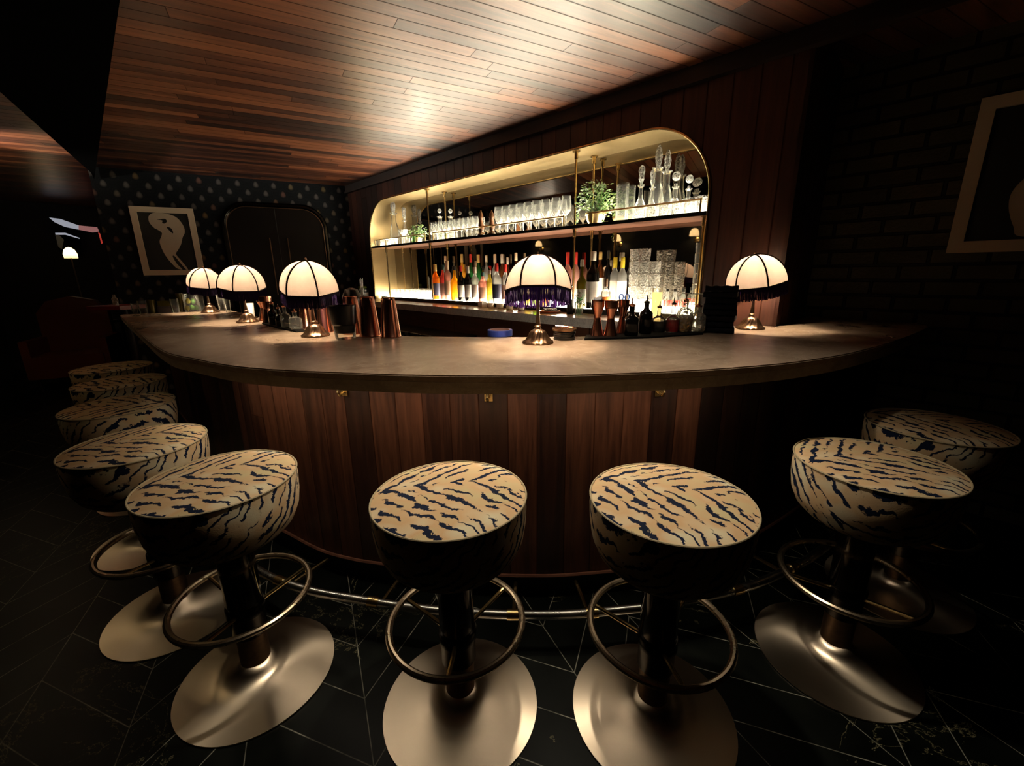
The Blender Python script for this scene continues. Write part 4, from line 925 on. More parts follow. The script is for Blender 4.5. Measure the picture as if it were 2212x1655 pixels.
# small clear jars on the right of the light box
for i, px in enumerate((1436, 1452, 1468, 1484, 1499)):
    s = ond(px, 600, 2.86)[0]
    put('clear_jar', TUMB, 'clear_glass', W(s, 2.86, ZF+.0002), 'clear jar on the right of the light box, %s from the left' % ORD[i], 'jar', 'clear jars right of the crystal tower', sx=(.72, .72, 1.15))
for i, px in enumerate((1445, 1462, 1480)):
    s = ond(px, 600, 2.95)[0]; o = thing('red_topped_bottle', W(s, 2.945, ZF+.0002), 'clear bottle with a red band behind the jars, %s from the left' % ORD[i], 'bottle', 'red-banded bottles at the right of the niche')
    mb = MB(); mb.lathe([(.024, 0), (.026, .005), (.026, .10), (.012, .125), (.011, .15)], 16); mb.build('glass_body', 'clear_bottle', o); mb = MB(); mb.lathe([(.0265, .045), (.0265, .085)], 16, capb=False, capt=False); mb.build('red_band', 'cap_red', o); mb = MB(); mb.lathe([(.013, .145), (.013, .165)], 12); mb.build('cap', 'cap_black', o)

# ------------------------------------------------ on the marble counter
MZ = 1.0705
def on_m(px, py): x, y = onz(px, py, MZ); return (x, y, MZ)
for i, (px, py) in enumerate(((1060, 665), (1080, 666.5), (1101, 669), (1125, 671))):
    o = thing('ramekin', on_m(px, py), 'white ceramic ramekin on the marble, %s of four from the left' % ORD[i], 'ramekin', 'ramekins on the marble counter')
    mb = MB(); mb.lathe([(.026, 0), (.031, .004), (.033, .040), (.030, .042), (.028, .036), (.001, .034)], 24, mod=lambda a, z: 1+.012*math.cos(24*a)); mb.build('bowl', 'ceramic', o)
    if i == 3:
        rnd = random.Random(4); mb = MB()
        for k in range(26): a = rnd.uniform(0, 2*PI); q = rnd.uniform(0, .026); mb.tube([(q*math.cos(a), q*math.sin(a), .036), (q*1.4*math.cos(a)+.006, q*1.4*math.sin(a), .05+rnd.uniform(0, .014))], .0016, 4)
        mb.build('dried_garnish', 'dried_garnish', o)
o = thing('square_caddy', on_m(1042, 663), 'square white ceramic caddy left of the ramekins', 'caddy', rot=R_(45)); mb = MB(); mb.box(-.03, .03, -.03, .03, 0, .05); mb.build('body', 'ceramic', o, smooth=0); mb = MB(); mb.box(-.025, .025, -.025, .025, .0501, .052); mb.build('packets', 'label_grey', o, smooth=0)
o = thing('serving_tray', on_m(1188, 675), 'round copper tray holding bright glass stirrers behind the centre lamp', 'tray'); mb = MB(); mb.lathe([(.085, 0), (.09, .004), (.093, .016), (.088, .016), (.084, .006), (.001, .005)], 36); mb.build('tray', 'copper', o)
rnd = random.Random(8); mb = MB()
for k in range(14): a = rnd.uniform(0, PI); mb.tube([(-.06*math.cos(a), -.06*math.sin(a), .01+k*.0015), (.06*math.cos(a), .06*math.sin(a), .012+k*.0015)], .003, 6)
mb.build('glass_stirrers', 'cut_crystal', o)
o = thing('herb_glass', on_m(1250, 680), 'clear glass of fresh green mint on the marble counter', 'glass of mint'); mb = MB(); mb.lathe(HIGH[:2]+[(.031, .10)], 18, capt=False); mb.build('glass', 'clear_glass', o); mb = MB(); rnd = random.Random(2)
for k in range(60):
    a = rnd.uniform(0, 2*PI); q = rnd.uniform(0, .035); z = rnd.uniform(.07, .16); p = np.array([q*math.cos(a), q*math.sin(a), z]); d = np.array([math.cos(a), math.sin(a), rnd.uniform(-.2, .8)])*.028; s_ = np.cross(d, [0, 0, 1])*.4
    mb.add([p, p+d*.5+s_, p+d, p+d*.5-s_], [(0, 1, 2, 3)])
mb.build('mint_sprigs', 'mint_leaf', o, smooth=0); mb = MB()
for k in range(7): a = k*.9; mb.tube([(.012*math.cos(a), .012*math.sin(a), .004), (.02*math.cos(a+.4), .02*math.sin(a+.4), .12)], .0015, 4)
mb.build('stalks', 'mint_leaf', o)
o = thing('spoon_jar', on_m(1231, 678.5), 'black jar of bar spoons beside the mint glass', 'jar'); mb = MB(); mb.lathe([(.024, 0), (.026, .004), (.026, .115), (.023, .115)], 20); mb.build('jar', 'black_plastic', o)
for k in range(3): mb = MB(); mb.tube([(0, 0, .02), (.012*(k-1), .01*(k-1), .19+.01*k)], .0018, 5); mb.ball((.012*(k-1), .01*(k-1), .195+.01*k), .008, 8, 6); mb.build('bar_spoon', 'steel', o)
# lime press with cups, left of the niche
o = thing('juice_station', W(5.52, 2.65, 1.0705), 'small grey juicer with a green top standing left of the niche', 'juicer', rot=AZ)
mb = MB(); mb.box(-.06, .06, -.05, .05, 0, .09); mb.build('grey_housing', 'grey_plastic', o, smooth=0); mb = MB(); mb.lathe([(.075, .0905), (.08, .10), (.08, .125), (.06, .13)], 24); mb.build('black_rim', 'black_plastic', o); mb = MB(); mb.lathe([(.03, .13), (.058, .14), (.064, .16), (.05, .175), (.02, .18)], 24, mod=lambda a, z: 1+.05*math.cos(10*a)); mb.build('green_top', 'lime_glass', o)
mb = MB(); mb.box(.015, .021, -.053, -.0505, .012, .018); mb.build('green_light', 'green_led', o, smooth=0)
o = thing('straw_cup', W(5.35, 2.56, 1.0705), 'frosted cup of white straws at the left edge of the niche', 'cup of straws'); mb = MB(); mb.lathe([(.022, 0), (.03, .15), (.028, .15)], 18); mb.build('cup', 'dim_glass', o)
for k in range(4): mb = MB(); mb.tube([(.006*(k-1.5), 0, .01), (.012*(k-1.5), .004*k, .26+.02*(k % 2))], .003, 6); mb.build('straw', 'white_plastic', o)
# scissors-like tongs with blue loops
o = thing('scissors', W(*[ond(1350, 612, 2.80)[0], 2.80], ZF), 'scissors with bright blue looped handles standing upright beside the crystal tower', 'scissors')
for k, sx_ in enumerate((-1, 1)):
    cx_ = float(AL[0])*sx_*.024; cy_ = float(AL[1])*sx_*.024
    mb = MB(); mb.tube([(cx_+.017*math.cos(a)*float(AL[0]), cy_+.017*math.cos(a)*float(AL[1]), .105+.022*math.sin(a)) for a in [2*PI*i/16 for i in range(16)]], .0042, 6, closed=True); mb.build('blue_handle', 'bright_blue', o)
    mb = MB(); mb.tube([(cx_, cy_, .082), (-cx_*.15, -cy_*.15, .045), (-cx_*.2, -cy_*.2, .002)], .003, 6); mb.build('blade', 'steel', o)

# ================================================================== THINGS ON THE BAR
def onb(px, py, z=ZB+.0005): x, y = onz(px, py, ZB); return (x, y, z)
def size_at(px, py, topy, wpx):
    b = onb(px, py); return b, zat(px, topy, b[0], b[1])-ZB, wpx/2*mpp(b[0], b[1], ZB)
def facing(b): return math.atan2(b[1], b[0])
def shaker(px, py, ty, w_, label):
    b, h, r = size_at(px, py, ty, w_); o = thing('shaker_tin', b, label, 'cocktail shaker', 'upturned copper shaker tins on the bar')
    mb = MB(); mb.lathe([(r*1.02, 0), (r*1.02, .004), (r*.99, .006), (r*.70, h*.93), (r*.66, h*.985), (r*.60, h)], 36); mb.build('tin', 'copper', o)
    mb = MB(); mb.lathe([(r*1.035, .0005), (r*1.045, .003), (r*1.035, .0055)], 36, capb=False, capt=False); mb.build('rolled_rim', 'copper', o)
shaker(845, 728, 643, 42, 'upturned copper shaker tin, rightmost of the row on the bar')
shaker(800, 726, 641, 43, 'upturned copper shaker tin, second from the right of the row')
shaker(764, 721, 640, 42, 'upturned copper shaker tin behind the black-filled tumbler')
shaker(705, 717, 656, 36, 'upturned copper shaker tin just right of the lamp foot')
shaker(664, 708.5, 656, 30, 'upturned copper shaker tin just left of the lamp stem')
def jigger(px, py, ty, w_, label, grp='copper jiggers on the bar'):
    b, h, r = size_at(px, py, ty, w_); o = thing('jigger', b, label, 'jigger', grp)
    mb = MB(); mb.lathe([(r, 0), (r, .003), (r*.52, h*.50), (r*.50, h*.56), (r*.92, h*.80)], 32); mb.build('lower_cone', 'copper', o)
    mb = MB(); mb.lathe([(r*.92, h*.80), (r*.96, h*.81), (r*.98, h), (r*.9, h), (r*.8, h*.84)], 32, capb=False); mb.build('rim_cup', 'copper', o); return o, h, r
jigger(573, 692, 642, 23, 'copper jigger standing right of the second lamp from the left')
jigger(581, 699, 640, 24, 'copper jigger behind the black bitters bottles')
o, h, r = jigger(1289, 729, 648, 28, 'copper jigger heaped with white ice, leftmost of the three on the right')
mb = MB(); rnd = random.Random(6)
for k in range(9): a = rnd.uniform(0, 6.28); q = r*.55*rnd.random(); mb.ball((q*math.cos(a), q*math.sin(a), h+.006*rnd.random()), .011, 6, 4)
mb.build('ice', 'ice', o, smooth=0)
jigger(1318, 729, 650, 30, 'tall copper jigger, middle of the three on the bar mat')
jigger(1343, 722.5, 648, 27, 'dark copper jigger behind the square bitters bottle')
# bar mats
def mat_poly(px, label):
    o = thing('bar_mat', (0, 0, ZB+.0003), label, 'bar mat'); mb = MB(); mb.prism([onz(x, y, ZB) for x, y in px], 0, .009); mb.build('rubber_mat', 'black_mat', o, smooth=0)
mat_poly([(1262, 735.5), (1400, 731.5), (1518, 723.5), (1516, 714.5), (1400, 721), (1266, 727.5)], 'black rubber bar mat under the dasher bottles right of the centre lamp')
mat_poly([(566, 700), (600, 710), (640, 718.5), (662, 717), (640, 708), (600, 697), (578, 692)], 'black rubber bar mat under the small bottles left of the shakers')
MT = ZB+.0098
def dash(px, py, ty, w_, mat, label, shd=.55, nk=.34, square=False, capm='copper', band=None, z=MT, grp='dasher bottles on the right-hand bar mat'):
    b, h, r = size_at(px, py, ty, w_); b = (b[0], b[1], z)
    h = h/1.15; r = r*1.04
    o = bottle('dasher_bottle', label, b, h, r, mat, 'dasher', capm, shoulder=shd, neck=nk, group=grp, square=square)
    if square: o.rotation_euler[2] = facing(b)+R_(8)
    if band:
        mb = MB(); mb.lathe([(r*.93, .004), (r*.95, .008), (r*.95, h*band[1])], 24); mb.build('liquid', band[0], o)
    return o
dash(1362, 728.5, 649, 27, 'black_bottle', 'square dark dasher bottle, leftmost on the right-hand bar mat', .50, .40, True)
dash(1393, 724, 642, 27, 'black_bottle', 'round black dasher bottle beside the square dark one', .58, .36, capm='black_plastic')
dash(1421, 721, 655, 29, 'clear_glass', 'stoppered flask half full of dark syrup', .45, .28, band=('dark_liquid', .42), capm='turned_wood')
dash(1451, 721, 646, 27, 'clear_glass', 'round dasher bottle glowing with ruby red bitters', .40, .30, band=('red_liquid', .42), capm='black_plastic')
dash(1476, 720, 638, 31, 'cut_crystal', 'etched clear dasher bottle with pale yellow liquid', .58, .30, band=('pale_yellow_liquid', .42))
dash(1504, 718.5, 653, 29, 'cut_crystal', 'square diamond-cut clear dasher bottle, rightmost on the bar mat', .56, .42, True)
dash(594, 705, 648, 19, 'black_bottle', 'small black bitters bottle on the left-hand bar mat', .52, .34, grp='dasher bottles on the left-hand bar mat')
dash(607, 708, 660, 16, 'black_bottle', 'smaller black bitters bottle, second on the left-hand mat', .42, .40, grp='dasher bottles on the left-hand bar mat')
dash(620, 710, 655, 20, 'dim_glass', 'clear dasher bottle between the black one and the square one', .5, .34, grp='dasher bottles on the left-hand bar mat')
dash(641, 714, 668, 23, 'dim_glass', 'square frosted dasher bottle in front of the shakers', .52, .36, True, grp='dasher bottles on the left-hand bar mat')
# tall square glasses and candle behind the dasher bottles
for px, ty, txt in ((1477, 634, 'tall square glass vase behind the etched bottle'), (1500, 635, 'tall square glass vase beside the folded black towels')):
    b, h, r = size_at(px, 713, ty, 20); o = thing('glass_vase', b, txt, 'vase', 'tall square vases behind the dasher bottles', facing(b))
    q = r; mb = MB(); mb.add([(-q, -q, 0), (q, -q, 0), (q, q, 0), (-q, q, 0), (-q, -q, h), (q, -q, h), (q, q, h), (-q, q, h)], [(3, 2, 1, 0), (0, 1, 5, 4), (1, 2, 6, 5), (2, 3, 7, 6), (3, 0, 4, 7)]); mb.build('glass_walls', 'dim_glass', o, smooth=0)
    mb = MB(); mb.tube([(-q, -q, h), (q, -q, h), (q, q, h), (-q, q, h)], .002, 4, closed=True); mb.build('rim', 'cut_crystal', o, smooth=0)
s_ = ond(1425, 650, 2.78)[0]; o = thing('candle_jar', W(s_, 2.74, 1.0705), 'tall glass candle glowing warm yellow behind the dasher bottles', 'candle')
hc = zat(1425, 622, *W(s_, 2.74)[:2])-1.07; mb = MB(); mb.lathe([(.030, .004), (.031, hc*.86)], 24); mb.build('wax', 'candle_wax', o); mb = MB(); mb.lathe([(.033, 0), (.034, .003), (.034, hc)], 24, capt=False); mb.build('glass_jar', 'clear_glass', o)
mb = MB(); mb.lathe([(.001, hc*.88), (.005, hc*.90), (.004, hc*.93), (.0005, hc*.98)], 10); mb.build('flame', 'flame', o)
# tape roll, coasters
b, h, r = size_at(1080, 725, 714, 54)
o = thing('tape_roll', b, 'roll of bright blue tape lying flat left of the centre lamp', 'tape roll'); mb = MB(); mb.lathe([(r*.80, 0), (r, .001), (r, .030), (r*.80, .031)], 40, capb=False, capt=False); mb.build('blue_tape', 'blue_plastic', o, smooth=30)
mb = MB(); mb.lathe([(r*.76, .0005), (r*.80, .0005), (r*.80, .0315), (r*.76, .0315), (r*.76, .0005)], 40, capb=False, capt=False); mb.build('card_core', 'pink_card', o, smooth=30)
mb = MB(); mb.lathe([(.001, .004), (r*.75, .004), (r*.75, .020), (.001, .022)], 30); mb.build('pink_filling', 'pink_card', o)
b, h, r = size_at(1219, 733, 712, 52)
o = thing('coaster_stack', b, 'stack of round black coasters topped by a shallow brass dish', 'coasters'); mb = MB()
for k in range(5): mb.lathe([(r*.86, k*.0078), (r*.89, k*.0078+.001), (r*.89, k*.0078+.0066), (r*.86, k*.0078+.0076)], 30, c=(.002*math.sin(k*2), .002*math.cos(k*3), 0))
mb.build('black_coasters', 'black_plastic', o); mb = MB(); mb.lathe([(r*.7, .040), (r*.98, .044), (r*1.02, .054), (r*.95, .054), (r*.85, .046), (.001, .045)], 36); mb.build('brass_dish', 'antique_brass', o)
mb = MB()
for k in range(9): a = k*.35; mb.tube([(-r*.7*math.cos(a), -r*.7*math.sin(a), .052+.001*k), (r*.75*math.cos(a), r*.75*math.sin(a), .056+.001*k)], .0022, 5)
mb.build('picks', 'copper', o)
# black tumbler inside a clear one, black tin behind it
b, h, r = size_at(747, 731, 660, 50); o = thing('mixing_glass', b, 'clear tumbler holding a black cup, standing in front of the shakers', 'tumbler')
mb = MB(); mb.lathe([(r*.80, 0), (r*.84, .004), (r*.92, h*.42)], 30, capt=False); mb.build('glass_tumbler', 'dim_glass', o)
mb = MB(); mb.lathe([(r*.78, .03), (r*.86, h*.4), (r*1.0, h*.45), (r*1.12, h*.97), (r*1.12, h), (r*1.05, h), (r*.95, h*.9)], 30); mb.build('black_cup', 'black_plastic', o)
b, h, r = size_at(724, 713, 636, 20); o = thing('black_caddy', b, 'slim black canister between the lamp and the black cup', 'canister'); mb = MB(); mb.lathe([(r, 0), (r, h*.9), (r*.8, h), (r*.2, h*1.01)], 24); mb.build('canister', 'black_plastic', o)
b, h, r = size_at(768, 716, 622, 38); o = thing('ice_bucket', b, 'black lidded ice bucket behind the copper shakers', 'ice bucket'); mb = MB(); mb.lathe([(r*.8, 0), (r, h*.75)], 30); mb.build('bucket', 'black_plastic', o); mb = MB(); mb.lathe([(r*1.03, h*.75), (r*1.03, h*.80), (r*.7, h*.96), (r*.2, h)], 30); mb.build('lid', 'black_plastic', o)
b, h, r = size_at(543, 689, 655, 18); o = thing('frosted_jar', b, 'frosted white jar just behind the second lamp from the left', 'jar'); mb = MB(); mb.lathe([(r*.8, 0), (r, h)], 24); mb.build('jar', 'ceramic', o)
# folded black towels
bx, by = onz(1549, 716.5, ZB); ta = facing((bx, by))+R_(88)
for k in range(8):
    rnd = random.Random(20+k); hw, hd, th = .075+rnd.uniform(-.006, .004), .07, .0275; mb = MB(); n = 22
    path = [(-hd, 0), (-hd*.4, .001), (0, 0), (hd*.5, .0015), (hd*.93, .001), (hd, .006), (hd, th-.008), (hd*.93, th-.001), (0, th), (-hd, th-.002)]
    vs = []
    for j in range(n+1):
        x = -hw+2*hw*j/n; wv = .0025*math.sin(j*.9+k); vs += [(x, p[0]+.003*math.sin(j*.7+k*2), p[1]*(.97)+.0008+wv*(p[1]/th)) for p in path]
    m = len(path); fs = [(j*m+i, j*m+(i+1) % m, (j+1)*m+(i+1) % m, (j+1)*m+i) for j in range(n) for i in range(m)]+[tuple(range(m-1, -1, -1)), tuple(range(n*m, n*m+m))]
    mb.add(vs, fs); o = mb.build('folded_towel', 'black_linen', loc=(bx, by, ZB+.0005+k*(th+.0022)), rot=ta+R_(rnd.uniform(-5, 5)), smooth=60)
    tag(o, 'folded black linen towel in the stack left of the tilted lamp, %s from the bottom' % ORD[k], 'towel', 'folded black towels on the bar')
# far left end of the bar
def dimglass(px, py, ty, w_, label, mat='dim_glass', prof=None):
    b, h, r = size_at(px, py, ty, w_); put('bar_tumbler', [(.75, 0), (.8, .02), (.93, .5), (1.0, 1.0)], mat, b, label, 'glass', 'glasses at the far left end of the bar', seg=20, sx=(r, r, h))
dimglass(293, 676, 655, 11, 'small glass at the very left end of the bar'); dimglass(312, 678, 650, 17, 'stubby glass holding a straw, second from the left end')
dimglass(331, 677, 648, 16, 'olive-tinted glass, third from the left end', 'olive_bottle'); dimglass(381, 675, 646, 15, 'pale tumbler in the middle of the left-end group'); dimglass(394, 673.5, 634, 14, 'tall dark tumbler left of the fruit jar', 'olive_bottle')
dimglass(480, 672, 636, 13, 'tall clear glass between the two left-hand lamps'); dimglass(494, 674.5, 640, 12, 'tall clear glass beside the second lamp'); dimglass(438, 670, 636, 11, 'clear carafe behind the leftmost lamp stem')
b, h, r = size_at(358, 676, 650, 12); o = thing('menu_holder', b, 'small dark holder of folded menus near the left end of the bar', 'menu holder', rot=.4); mb = MB(); mb.box(-.05, .05, -.02, .02, 0, .06); mb.build('holder', 'dark_wood', o, smooth=0); mb = MB(); mb.hexa([(-.045, -.008), (.045, -.008), (.045, .008), (-.045, .008)], .0605, h); mb.build('menus', 'olive_bottle', o, smooth=0)
b, h, r = size_at(417, 673, 635, 28); o = thing('fruit_jar', b, 'clear jar for citrus fruit left of the farthest lamp', 'jar'); mb = MB(); mb.lathe([(r, 0), (r, h)], 30, capt=False); mb.build('jar', 'dim_glass', o)
for k, (dx, zz, m) in enumerate(((-.034, .032, 'lime_skin'), (.0, .036, 'lime_skin'), (.036, .033, 'lemon_skin'), (-.016, .094, 'lime_skin'), (.022, .096, 'lemon_skin'))):
    mb = MB(); rr = min(.024, r*.34); mb.lathe([(.001, -rr*1.25), (rr*.35, -rr*1.12), (rr*.8, -rr*.7), (rr, 0), (rr*.8, rr*.7), (rr*.35, rr*1.12), (.001, rr*1.25)], 14); c = facing(b)+PI/2
    q = mb.build('lime' if m == 'lime_skin' else 'lemon', m, loc=(b[0]+dx*math.cos(c)*min(1, r/.06), b[1]+dx*math.sin(c)*min(1, r/.06), b[2]+zz)); tag(q, ('green lime' if m == 'lime_skin' else 'yellow lemon')+' in the fruit jar, '+('at the left bottom', 'at the middle bottom', 'at the right bottom', 'in the upper layer, left', 'in the upper layer, right')[k], 'fruit')
# working side: speed rail, bottles' well, tools
iw = [np.array(onz(x, 727, ZB)) for x in (868, 1000, 1130, 1260)]
o = thing('speed_rail', (0, 0, 0), 'stainless service ledge along the working side of the bar', 'service ledge')
mb = MB(); q = [tuple(p) for p in iw]; q2 = [(p[0]+.02, p[1]+.09) for p in iw]; q = [(p[0], p[1]+.035) for p in iw]; mb.prism(q+q2[::-1], ZB-.045, ZB-.035); mb.build('ledge', 'steel', o, smooth=0)
mb = MB(); mb.prism([(p[0]+.02, p[1]+.095) for p in iw]+[(p[0]+.02, p[1]+.11) for p in iw][::-1], ZB-.10, ZB-.028); mb.build('ledge_lip', 'steel', o, smooth=0)
wl = thing('added_fill_strip', (0, 0, 0), 'thin light strip added under the service edge to brighten the back bar', 'light strip'); mb = MB(); vs = []  # strip added to brighten the marble edge and cabinets of the back bar
for p in iw: vs += [(p[0]+.02, p[1]+.1125, ZB-.085), (p[0]+.02, p[1]+.1125, ZB-.07)]
mb.add(vs, [(2*i, 2*i+2, 2*i+3, 2*i+1) for i in range(len(iw)-1)]); mb.build('glowing_strip', 'added_fill_glow', wl, smooth=0)
o = thing('under_counter_fridge', W(3.7, 2.3, 0), 'dark sink unit standing below the back bar, seen past the bar edge', 'sink unit')
mb = MB(); mb.wbox(3.0, 4.6, 2.16, 2.50, 0, .84); local(mb, o).build('unit_body', 'black_metal', o, smooth=0); mb = MB(); mb.wbox(3.0, 4.6, 2.14, 2.16, .80, .85); local(mb, o).build('front_lip', 'steel', o, smooth=0)

# ================================================================== WALL SCONCES (seen in the mirror), SPOTLIGHTS, PASSAGE
for i, s in enumerate((3.0, 4.4, 6.3)):
    b = W(s, DL, 1.86); o = thing('wall_sconce', b, 'brass wall sconce with white shade on the wall opposite the bar, '+('nearest of three', 'middle one of three', 'farthest of three')[i], 'wall light', 'sconces opposite the bar', AZ)
    mb = MB(); mb.lathe([(.05, 0), (.045, .012), (.02, .02)], 20); mb.v = [(v[2]*0+v[0], v[2], v[1]) for v in mb.v]; mb.build('wall_plate', 'brass', o); 
    mb = MB(); pts = [(0, .01, 0), (0, .08, -.03), (0, .12, .0), (0, .12, .05)]; mb.tube(pts, .008, 8); mb.build('arm', 'brass', o)
    mb = MB(); mb.ball((0, .12, .085), .024, 12, 8); mb.build('sconce_bulb', 'dim_bulb', o)
    mb = MB(); mb.lathe([(.072, .05), (.07, .08), (.062, .12), (.045, .15), (.02, .165)], 32, c=(0, .12, 0), mod=lambda a, z: 1+.02*math.cos(16*a), capb=False); mb.build('pleated_shade', 'sconce_silk', o)
    o.rotation_euler[2] = math.atan2(NN[1], NN[0])-PI/2
b = W(6.0, DL, 2.06); o = thing('added_uplighter', b, 'added unseen brass bowl uplighter washing the passage ceiling, on the wall opposite the bar', 'wall light')  # out-of-view lamp added to light the patch of passage ceiling
mb = MB(); mb.lathe([(.02, -.05), (.09, -.02), (.12, .03), (.115, .03), (.085, -.012), (.001, -.02)], 28, c=(0, .13, 0), capb=True); mb.build('bowl', 'brass', o); mb = MB(); mb.ball((0, .13, .012), .02, 10, 8); mb.build('added_uplight_bulb', 'added_uplight_glow', o); mb = MB(); mb.tube([(0, .0, -.03), (0, .13, -.045)], .012, 8); mb.build('bracket', 'brass', o)
o.rotation_euler[2] = math.atan2(NN[1], NN[0])-PI/2
l = bpy.data.lights.new('added_uplight_beam', 'SPOT'); l.energy = 150; l.color = (1, .9, .75); l.spot_size = R_(62); l.spot_blend = .9; l.shadow_soft_size = .03  # added beam, aimed from the bowl at the ceiling patch
lo = bpy.data.objects.new('added_uplight_beam', l); COL.objects.link(lo); lo.parent = o; lo.location = (0, .13, .06); lo.rotation_mode = 'QUATERNION'
v_ = Vector((-3.95-b[0], 4.15-b[1], ZC-2.12)); v_.rotate(Matrix.Rotation(-o.rotation_euler[2], 3, 'Z')); lo.rotation_quaternion = v_.to_track_quat('-Z', 'Y')
def spot(name, x, y, tx, ty, e, ang, label, blend=.6):
    o = thing('recessed_spotlight', (x, y, ZC), label, 'ceiling spotlight', 'recessed spotlights over the bar')
    mb = MB(); mb.lathe([(.055, -.001), (.055, -.006), (.042, -.006), (.040, -.001)], 28, capb=False, capt=False); mb.build('trim_ring', 'brass', o)
    l = bpy.data.lights.new(name, 'SPOT'); l.energy = e; l.color = (1.0, .87, .68); l.spot_size = R_(ang); l.spot_blend = blend; l.shadow_soft_size = .035
    lo = bpy.data.objects.new(name, l); COL.objects.link(lo); lo.parent = o; lo.location = (0, 0, -.012)
    d = Vector((tx-x, ty-y, -ZC+.8)); lo.rotation_euler = d.to_track_quat('-Z', 'Y').to_euler()
spot('spot_light', 0.14, 1.33, 0.14, 1.2, E_SPOT, 98, 'round brass ceiling spotlight above the middle of the bar', .85)
spot('spot_light', -1.55, 1.98, -1.72, 1.8, E_SPOT*1.15, 62, 'round brass ceiling spotlight above the left corner of the bar', .8)
spot('spot_light', -2.35, 2.78, -2.5, 2.65, E_SPOT*1.4, 52, 'round brass ceiling spotlight above the far left stools', .8)
# passage beyond the end wall
def pas(px, py, s):                              # a point seen at that pixel, s metres along
    d = ray(px, py); t = s/(AL[0]*d[0]+AL[1]*d[1]); q = d*t; return (float(q[0]), float(q[1]), float(q[2]+CAMH))
mb = MB(); mb.wbox(10.2, 10.3, DL, 1.3, 0, ZC); struct(mb.build('wall_passage_end', 'plain_dark', smooth=0))
def pquad(mb, px, s, th=.02):
    P = [pas(x, y, s) for x, y in px]; Q = [(p[0]+AL[0]*th, p[1]+AL[1]*th, p[2]) for p in P]; n = len(P)
    mb.add(P+Q, [tuple(range(n-1, -1, -1)), tuple(range(n, 2*n))]+[(i, (i+1) % n, n+(i+1) % n, n+i) for i in range(n)]); return mb
o = thing('passage_mirror', pas(150, 560, 9.9), 'small arched bluish mirror glowing at the far end of the left passage', 'mirror'); mb = MB(); pquad(mb, [(119, 504), (140, 503), (160, 508), (174, 517), (178, 536), (168, 552), (146, 556), (130, 546), (122, 525)], 9.9); local(mb, o).build('glass', 'dark_mirror', o, smooth=0)
mb = MB(); pquad(mb, [(119, 503), (141, 503), (172, 514), (172, 516), (141, 507), (120, 507)], 9.88); local(mb, o).build('bluish_top_edge', 'cool_strip', o, smooth=0)
mb = MB(); pquad(mb, [(119, 507), (128, 508), (138, 518), (134, 538), (126, 534)], 9.88, .01); local(mb, o).build('pale_curtain', 'grey_plastic', o, smooth=0)
o = thing('cove_light', pas(160, 490, 9.7), 'slanting white and pink cove light high in the left passage', 'cove light'); mb = MB(); pquad(mb, [(106, 470), (130, 473), (170, 487), (170, 496), (140, 490), (118, 480)], 9.7); local(mb, o).build('white_length', 'cool_strip', o, smooth=0)
mb = MB(); pquad(mb, [(170, 487), (210, 491), (214, 500), (200, 502), (170, 496)], 9.7); local(mb, o).build('pink_length', 'pink_strip', o, smooth=0)
mb = MB(); pquad(mb, [(212, 502), (216, 504), (222, 525), (219, 527)], 9.7); local(mb, o).build('red_length', 'red_strip', o, smooth=0)
b = pas(154, 558, 9.3); o = thing('passage_lamp', (b[0], b[1], b[2]), 'tiny glowing dome lamp at the end of the left passage', 'lamp'); mb = MB(); mb.lathe([(.075, .0), (.078, .06), (.06, .12), (.03, .15), (.002, .16)], 24, capb=False); mb.build('shade', 'sconce_silk', o); mb = MB(); mb.ball((0, 0, .07), .02, 10, 8); mb.build('passage_bulb', 'dim_bulb', o); mb = MB(); mb.tube([(0, 0, -b[2]+.76), (0, 0, .06)], .008, 8); mb.build('stem', 'antique_brass', o)
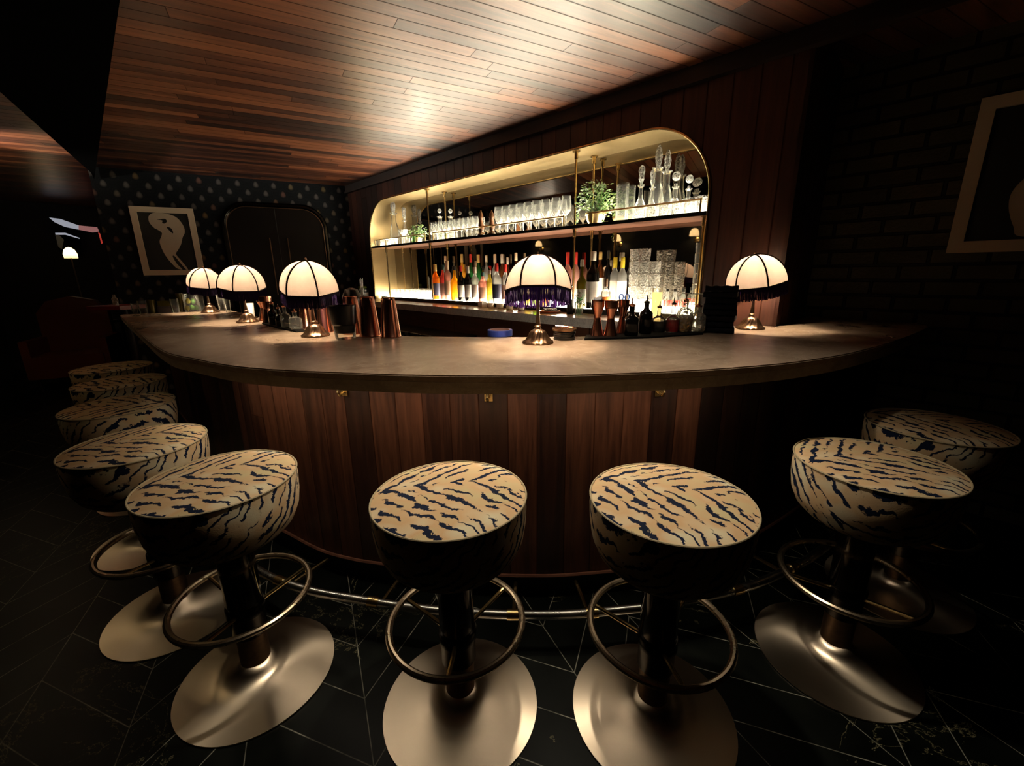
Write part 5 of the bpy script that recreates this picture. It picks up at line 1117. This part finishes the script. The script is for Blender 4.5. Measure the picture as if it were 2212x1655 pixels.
o = thing('console_table', (b[0], b[1], 0), 'dark console table under the tiny passage lamp', 'table'); mb = MB(); mb.box(-.4, .4, -.2, .2, .72, .759); mb.build('table_top', 'dark_wood', o, smooth=0)
for sx_ in (-.37, .37):
    for sy_ in (-.17, .17): mb = MB(); mb.box(sx_-.02, sx_+.02, sy_-.02, sy_+.02, 0, .72); mb.build('leg', 'dark_wood', o, smooth=0)
b = pas(122, 640, 7.9); o = thing('leather_armchair', (b[0]-.15, b[1]+.2, 0), 'orange leather armchair catching light in the left passage', 'armchair', rot=.5)
mb = MB(); mb.box(-.36, .36, -.36, .30, .16, .44); mb.build('seat', 'orange_leather', o, smooth=0)
mb = MB(); mb.v = []; pr_ = [(-.36, .44), (.36, .44), (.36, .95), (.24, 1.1), (0, 1.16), (-.24, 1.1), (-.36, .95)]; mb.add([(x, .22, z) for x, z in pr_]+[(x, .36, z) for x, z in pr_], [tuple(range(6, -1, -1)), tuple(range(7, 14))]+[(i, (i+1) % 7, 7+(i+1) % 7, 7+i) for i in range(7)]); mb.build('backrest', 'orange_leather', o)
for sx_ in (-.40, .34): mb = MB(); mb.box(sx_, sx_+.08, -.34, .3, .16, .64); mb.build('armrest', 'orange_leather', o, smooth=0)
for sx_ in (-.32, .32):
    for sy_ in (-.3, .28): mb = MB(); mb.tube([(sx_, sy_, 0), (sx_, sy_, .16)], .02, 8); mb.build('leg', 'dark_wood', o)
b = pas(266, 659, 5.6); o = thing('side_table', (b[0], b[1], 0), 'dark side table with a red leather edge beyond the left end of the bar', 'table', rot=AZ+.6)
mb = MB(); mb.box(-.22, .16, -.16, .16, b[2]-.035, b[2]); mb.build('red_edge_top', 'red_leather', o, smooth=0); mb = MB(); mb.tube([(0, 0, 0), (0, 0, b[2]-.035)], .03, 12); mb.lathe([(.18, 0), (.18, .015), (.03, .03)], 24); mb.build('pedestal', 'dark_wood', o)
q = pas(250, 656, 5.6); o = thing('small_glass', (q[0], q[1], b[2]+.0005), 'tiny pale glass on the red-edged side table', 'glass'); mb = MB(); mb.lathe([(.02, 0), (.024, .06), (.010, .08), (.010, .10)], 14); mb.build('glass', 'cut_crystal', o)
